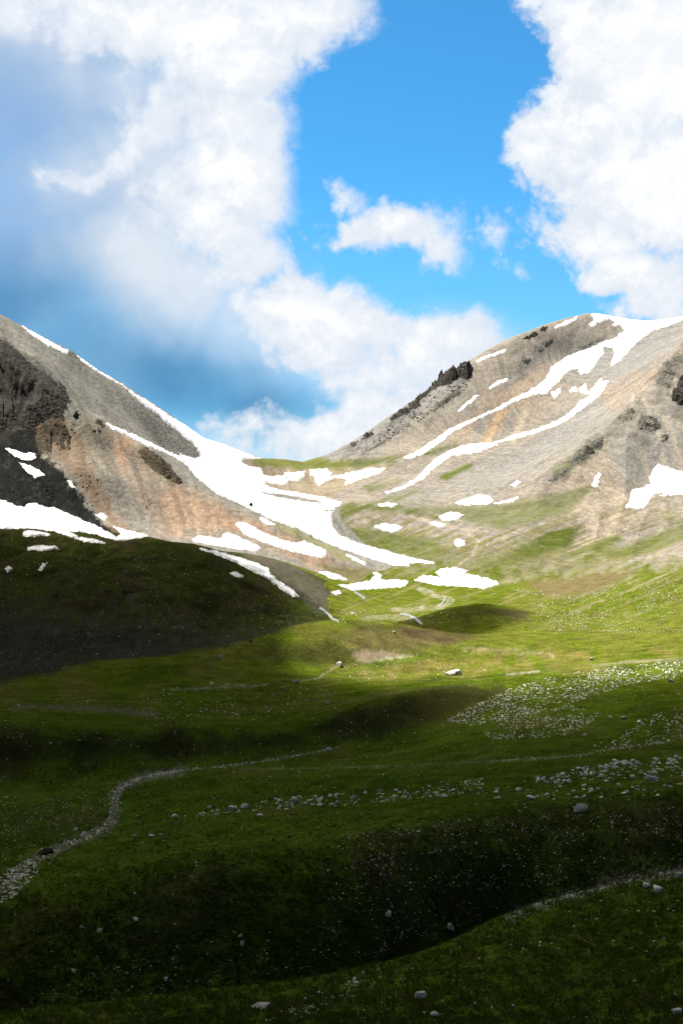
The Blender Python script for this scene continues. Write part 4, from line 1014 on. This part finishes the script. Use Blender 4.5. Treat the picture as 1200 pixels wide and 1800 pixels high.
# zone: points, smallest and largest width in photo pixels, power of the size law, material class, group phrase for the bigger ones, how many of those stand alone
ZONES = [
 (in_poly([(780,1268),(880,1215),(960,1192),(1060,1174),(1210,1160),(1210,1188),(1100,1205),(1000,1238),(900,1266),(830,1275)], 2600, 1, .28, 60), 1.1, 5.5, 2.4, 0, "pale stone in the rubble field at the shadow edge on the right", 24),
 (in_poly([(850,1285),(900,1262),(1000,1240),(1060,1255),(1010,1290),(930,1300),(860,1300)], 700, 2, .5), 1.2, 5, 2.2, 0, "pale stone in the thin rubble just below the rubble field", 12),
 (in_poly([(920,1374),(1000,1355),(1080,1338),(1210,1330),(1210,1350),(1120,1368),(1000,1378),(930,1378)], 260, 3, .3), 2.6, 11.5, 1.6, 0, "pale rock of the dense rock band right of centre above the dark slope", 40),
 (in_poly([(840,1390),(1000,1382),(1210,1355),(1210,1380),(1120,1400),(1000,1406),(850,1408)], 110, 4, .3), 2.2, 9, 1.8, 0, "pale stone scattered just below the dense rock band", 16),
 (in_poly([(1040,1312),(1100,1285),(1150,1255),(1210,1240),(1210,1300),(1100,1318)], 420, 5, .45), 1.2, 5, 2.2, 0, "pale stone in the gravel sheet at the right edge", 10),
 (in_poly([(300,1440),(370,1424),(480,1405),(600,1395),(760,1382),(850,1366),(850,1395),(700,1408),(560,1420),(420,1428)], 480, 6, .4), 1.6, 8, 2.0, 0, "pale stone in the long stone line across the middle meadow", 34),
 (along([(-15, 1572), (20, 1545), (50, 1522), (100, 1492), (150, 1471), (192, 1454), (202, 1428), (200, 1400), (216, 1382), (250, 1366), (320, 1354)], 1100, 7, (16, 15, 11, 7, 9, 11, 9, 5, 3)), 1.2, 4.6, 2.0, 0, "pale stone in the stony stream bed at lower left", 20),
 (in_poly([(-15, 1540), (60, 1505), (70, 1530), (30, 1575), (-15, 1595)], 190, 8, .2), 2.5, 8.5, 1.6, 0, "large pale cobble where the stream bed leaves the frame at left", 26),
 (in_poly([(600,1470),(800,1440),(1000,1430),(1210,1415),(1210,1520),(900,1595),(760,1645),(640,1690),(560,1640),(560,1520)], 2200, 9, .42, 60), .8, 4.2, 2.6, 0, "small white stone on the dark stony slope below centre", 18),
 (in_poly([(10,1772),(200,1695),(350,1635),(560,1625),(600,1690),(420,1728),(200,1765)], 420, 10, .45, 40), .9, 5, 2.6, 0, "small white stone on the dark slope behind the near left knoll", 12),
 (in_poly([(470,1798),(620,1712),(860,1630),(1000,1600),(1210,1575),(1210,1798)], 420, 11, .5, 70), 1.2, 6, 2.4, 0, "pale stone in the grass of the near right hill", 14),
 (in_poly([(450,1798),(540,1750),(625,1712),(680,1700),(600,1760),(520,1798)], 220, 12, .3), 1.5, 6, 2.0, 0, "pale stone on the stony crest of the near hill at bottom centre", 14),
 (in_poly([(-10,1400),(190,1398),(180,1445),(60,1500),(-10,1520)], 420, 13, .45), .9, 3.4, 2.4, 0, None, 0),
 (in_poly([(240,1212),(480,1200),(600,1215),(460,1268),(250,1268)], 260, 14, .4), 1.2, 4.5, 2.2, 0, "white stone dotted over the green flat in the middle meadow", 12),
 (in_poly([(-10,1055),(10,945),(300,965),(560,1085),(400,1148),(0,1185)], 750, 15, .4, 50), .8, 2.6, 2.4, 0, None, 0),
 (in_poly([(930,1052),(1000,1050),(1210,1000),(1210,1115),(1000,1112),(940,1108)], 1900, 16, .42, 45), .9, 3.0, 2.2, 0, None, 0),
 (in_poly([(590,1070),(700,1068),(800,1075),(790,1095),(600,1095)], 320, 17, .3), .8, 2.6, 2.0, 0, None, 0),
 (in_poly([(640,795),(690,738),(740,702),(830,660),(815,690),(760,725),(700,765)], 380, 18, .3), 1.0, 4.5, 2.0, 2, None, 0),
 (in_poly([(-20,605),(60,660),(125,720),(200,910),(170,915),(-20,880)], 900, 19, .4), 1.0, 4.0, 2.2, 2, None, 0),
 (in_poly([(130,730),(200,760),(330,862),(560,962),(330,945),(215,930),(150,830)], 900, 20, .4), .7, 2.2, 2.2, 4, None, 0),
 (in_poly([(0,1215),(600,1200),(1200,1200),(1200,1340),(500,1440),(0,1400)], 380, 21, .3, 80), 1.0, 4.0, 2.6, 0, None, 0),
 (in_poly([(580,1170),(760,1150),(900,1190),(640,1205)], 110, 22, .3), 1.2, 4.5, 2.2, 0, None, 0),
 (in_poly([(960,880),(1210,880),(1210,1000),(1000,1000),(940,950)], 700, 23, .4, 40), .7, 2.2, 2.2, 4, None, 0),
 (along([(320, 1354), (450, 1340), (560, 1321), (600, 1312)], 130, 24, (2.5, 2)), 1.2, 4, 2.0, 0, None, 0),
 (along([(860, 1338), (1020, 1328), (1060, 1318), (1180, 1302)], 160, 25, (3, 4)), 1.2, 4, 2.0, 0, None, 0),
 (along([(895, 1612), (955, 1588), (1030, 1566), (1090, 1547), (1200, 1532)], 420, 26, (7, 12)), 1.0, 4, 2.2, 0, None, 0),
 (along([(300, 1212), (440, 1206), (560, 1192), (590, 1170)], 120, 27, (3, 4)), 1.0, 3.6, 2.0, 0, None, 0),
 (in_poly([(900,1100),(1010,1070),(1100,1062),(1100,1100),(960,1118)], 260, 28, .4), .9, 3.2, 2.0, 0, None, 0),
 (along([(900, 1035), (960, 1045), (1010, 1050), (1060, 1040)], 160, 29, (5, 6)), .9, 3.0, 2.0, 0, None, 0),
]
SMALL = {0: [], 2: [], 4: []}
rg = np.random.default_rng(5)
for pts_, lo_, hi_, pw, mk, phrase, nbig in ZONES:
    w = lo_ + (hi_ - lo_) * rg.uniform(0, 1, len(pts_)) ** (pw * 1.25)
    order = np.argsort(-w)
    w = w * 1.15
    for r_, k in enumerate(order):
        px, py = pts_[k]
        if phrase and r_ < nbig and 6 < px < 1194:
            stone('stone', px, py, w[k], w[k] * rg.uniform(.32, .52), M_STONE, phrase, 'stone', group=phrase.replace('pale stone', 'pale stones').replace('white stone', 'white stones').replace('pale rock ', 'pale rocks ').replace('pale cobble', 'pale cobbles'))
        else:
            SMALL[mk].append((px, py, w[k]))
def scatter(name, items, mat, label, seed):
    rg = np.random.default_rng(seed)
    shapes = [rock_shape(ICO1, rg, 5, .05) for _ in range(30)]
    shapes = [(s / np.abs(s[:, 0]).max()) for s in shapes]
    nv = len(ICO1[0]); Vs = []; Fs = []; T = []
    for i, (px, py, w) in enumerate(items):
        x, y, z = ground_at(px, py)
        s = w * y / F / 2
        v = shapes[rg.integers(0, 30)] * (s, s * rg.uniform(.7, 1.1), s * rg.uniform(.35, .65))
        a = rg.uniform(0, 6.28); c, d = math.cos(a), math.sin(a)
        v = np.c_[v[:, 0] * c - v[:, 1] * d, v[:, 0] * d + v[:, 1] * c, v[:, 2]] + (x, y, z + s * .06)
        Vs.append(v); Fs.append(ICO1[1] + i * nv); T.append(np.full(nv, rg.uniform()))
    me = mesh_from(name, np.concatenate(Vs), np.concatenate(Fs), smooth=False)
    at = me.attributes.new('Tint', 'FLOAT', 'POINT'); at.data.foreach_set('value', np.concatenate(T).astype(np.float32))
    link(name, me, mat, kind='stuff', label=label)
ICO1 = (np.array(ICO1[0]), np.array(ICO1[1]))
scatter('loose_stones', SMALL[0], M_STONE, 'thousands of small pale stones strewn over the meadows and stream bed', 71)
scatter('dark_rubble', SMALL[2], MATS[2], 'dark rubble under the black crags of both mountains', 72)
M_SCREE = rock_material("scree_stone", (.15, .115, .08), (.36, .29, .22), .5, .6)
scatter('scree_stones', SMALL[4], M_SCREE, 'small tan scree stones on the mountain slopes', 73)

# ------------------------------------------------------------------ stream water
mt, b = new_mat("stream_water")
pos = b.n('ShaderNodeNewGeometry').outputs['Position']
nz = b.noise(pos, .7, 4, .6).outputs[0]
finish(b, b.mix(b.ss(nz, .5, .7), (.20, .20, .19), (.55, .56, .56)), .3, .4, b.n('ShaderNodeBump', i={'Strength': .4, 'Distance': .3, 'Height': nz}).outputs[0])
wat = lambda d, X, Y, px, py: np.where(d > 0, .18, -.3)
def ribbon(pts_, w0, w1):
    P_ = np.array(pts_, float); n = len(P_); L, R_ = [], []
    for i in range(n):
        t = P_[min(i + 1, n - 1)] - P_[max(i - 1, 0)]; t /= np.hypot(*t); nn_ = np.array([-t[1], t[0]]); w = w0 + (w1 - w0) * i / (n - 1)
        L.append(tuple(P_[i] + nn_ * w)); R_.append(tuple(P_[i] - nn_ * w))
    return L + R_[::-1]
for pts_, w0, w1, lab in (([(703, 1079), (718, 1081), (730, 1087), (742, 1097)], 1.3, 2.2, 'small stream winding out behind the sunlit knoll'),
                          ([(562, 1068), (575, 1077), (585, 1088), (596, 1093)], 2.0, 2.2, 'stream running between the moraine foot and the knoll'),
                          ([(622, 1040), (633, 1046), (642, 1052)], 1.2, 2.4, 'meltwater trickle below the flat snow bank'),
                          ([(782, 1048), (780, 1056), (772, 1066)], 1.2, 1.8, 'stream bend on the pale gravel of the valley floor')):
    draped('stream', ribbon(pts_, w0, w1), mt, wat, (), rag=.6, step=.6, yr=(500, 1000), kind='structure', label=lab)

# ------------------------------------------------------------------ the thin leaning post behind the near knoll
u0 = (423.5 - 600) / F
yb = 128.0
ci = int(np.clip(np.searchsorted(U, u0), 1, NU - 1)); ri = int(np.searchsorted(LV, math.log(yb)))
base = Vector((u0 * yb, yb, float(GZ[ri, ci]) - .3))
top_ = Vector(((412 - 600) / F * yb, yb + .2, (900 - 1682) / F * yb))
vs, fs = [], []
axis = (top_ - base); ln = axis.length; qd = axis.to_track_quat('Z', 'Y').to_matrix()
for k, (t_, r_) in enumerate([(0, .11), (.25, .105), (.5, .10), (.8, .092), (.985, .088), (1.0, .05)]):
    for j in range(10):
        a = j / 10 * 2 * math.pi
        p = qd @ Vector((math.cos(a) * r_ * (1 + .12 * math.sin(3 * a + k)), math.sin(a) * r_, t_ * ln)); vs.append(tuple(p))
for k in range(5):
    for j in range(10): fs.append([k * 10 + j, k * 10 + (j + 1) % 10, (k + 1) * 10 + (j + 1) % 10, (k + 1) * 10 + j])
me = bpy.data.meshes.new('post'); me.from_pydata(vs, [], fs + [list(range(50, 60))]); me.update()
o = link('post', me, rock_material("weathered_wood", (.010, .008, .006), (.04, .032, .024), 3.0, .2), label='thin dark leaning post behind the near grass knoll', category='post')
o.location = base

# ------------------------------------------------------------------ grass tufts on the near ground
def tufts(n, seed):
    rg = np.random.default_rng(seed)
    px = rg.uniform(-60, 1260, n * 2); py = 1340 + (1830 - 1340) * rg.uniform(0, 1, n * 2) ** .7
    k = fbm(px / 40, py / 22, 501, 3) + rg.uniform(-.35, .35, n * 2) > -.12
    px, py = px[k][:n], py[k][:n]
    V, Fc, C = [], [], []
    uu = (px - 600) / F
    c = np.clip(np.searchsorted(U, uu), 1, NU - 1)
    pos = np.empty((len(px), 3))
    for i in range(len(px)):
        col = PYM[:430, c[i]]
        r_ = int(np.searchsorted(-col, -py[i]))
        r_ = min(max(r_, 1), 428)
        t_ = (col[r_ - 1] - py[i]) / max(col[r_ - 1] - col[r_], 1e-6)
        t_ = min(max(t_, 0), 1)
        y = math.exp(LV[r_ - 1] * (1 - t_) + LV[r_] * t_)
        pos[i] = (uu[i] * y, y, GZ[r_ - 1, c[i]] * (1 - t_) + GZ[r_, c[i]] * t_)
    n = len(px)
    size = .10 + .42 * rg.uniform(0, 1, n) ** 2.2
    tri = []
    for b_ in range(5):
        a = rg.uniform(0, 2 * np.pi, n); ln_ = size * rg.uniform(.7, 1.2, n); w = size * .22
        ox, oy = np.cos(a) * size * .3, np.sin(a) * size * .3
        base_ = pos + np.stack([ox, oy, np.full(n, -.05)], -1)
        side = np.stack([-np.sin(a) * w, np.cos(a) * w, 0 * a], -1)
        tip = base_ + np.stack([np.cos(a) * ln_ * .9, np.sin(a) * ln_ * .9, ln_ * .7], -1)
        tri.append(np.stack([base_ - side, base_ + side, tip], 1))
    V = np.stack(tri, 1).reshape(-1, 3)
    me = mesh_from('grass', V, np.arange(len(V)).reshape(-1, 3), smooth=False)
    tint = np.repeat(rg.uniform(0, 1, n), 15).astype(np.float32)
    at = me.attributes.new('Tint', 'FLOAT', 'POINT'); at.data.foreach_set('value', tint)
    mt, b = new_mat("grass_blades")
    tv = b.n('ShaderNodeAttribute', attribute_name='Tint').outputs['Fac']
    c_ = b.mix(tv, (.034, .062, .005), (.085, .115, .014))
    c_ = b.mix(b.ss(tv, .88, .95), c_, (.16, .13, .05))
    df = b.n('ShaderNodeBsdfDiffuse', i={'Color': c_}); tr = b.n('ShaderNodeBsdfTranslucent', i={'Color': c_})
    mx = b.n('ShaderNodeMixShader', i={0: .5, 1: df.outputs[0], 2: tr.outputs[0]})
    b.n('ShaderNodeOutputMaterial', i={'Surface': mx.outputs[0]})
    link('grass', me, mt, kind='stuff', label='tufts of short green grass over the near meadow')
tufts(70000, 91)
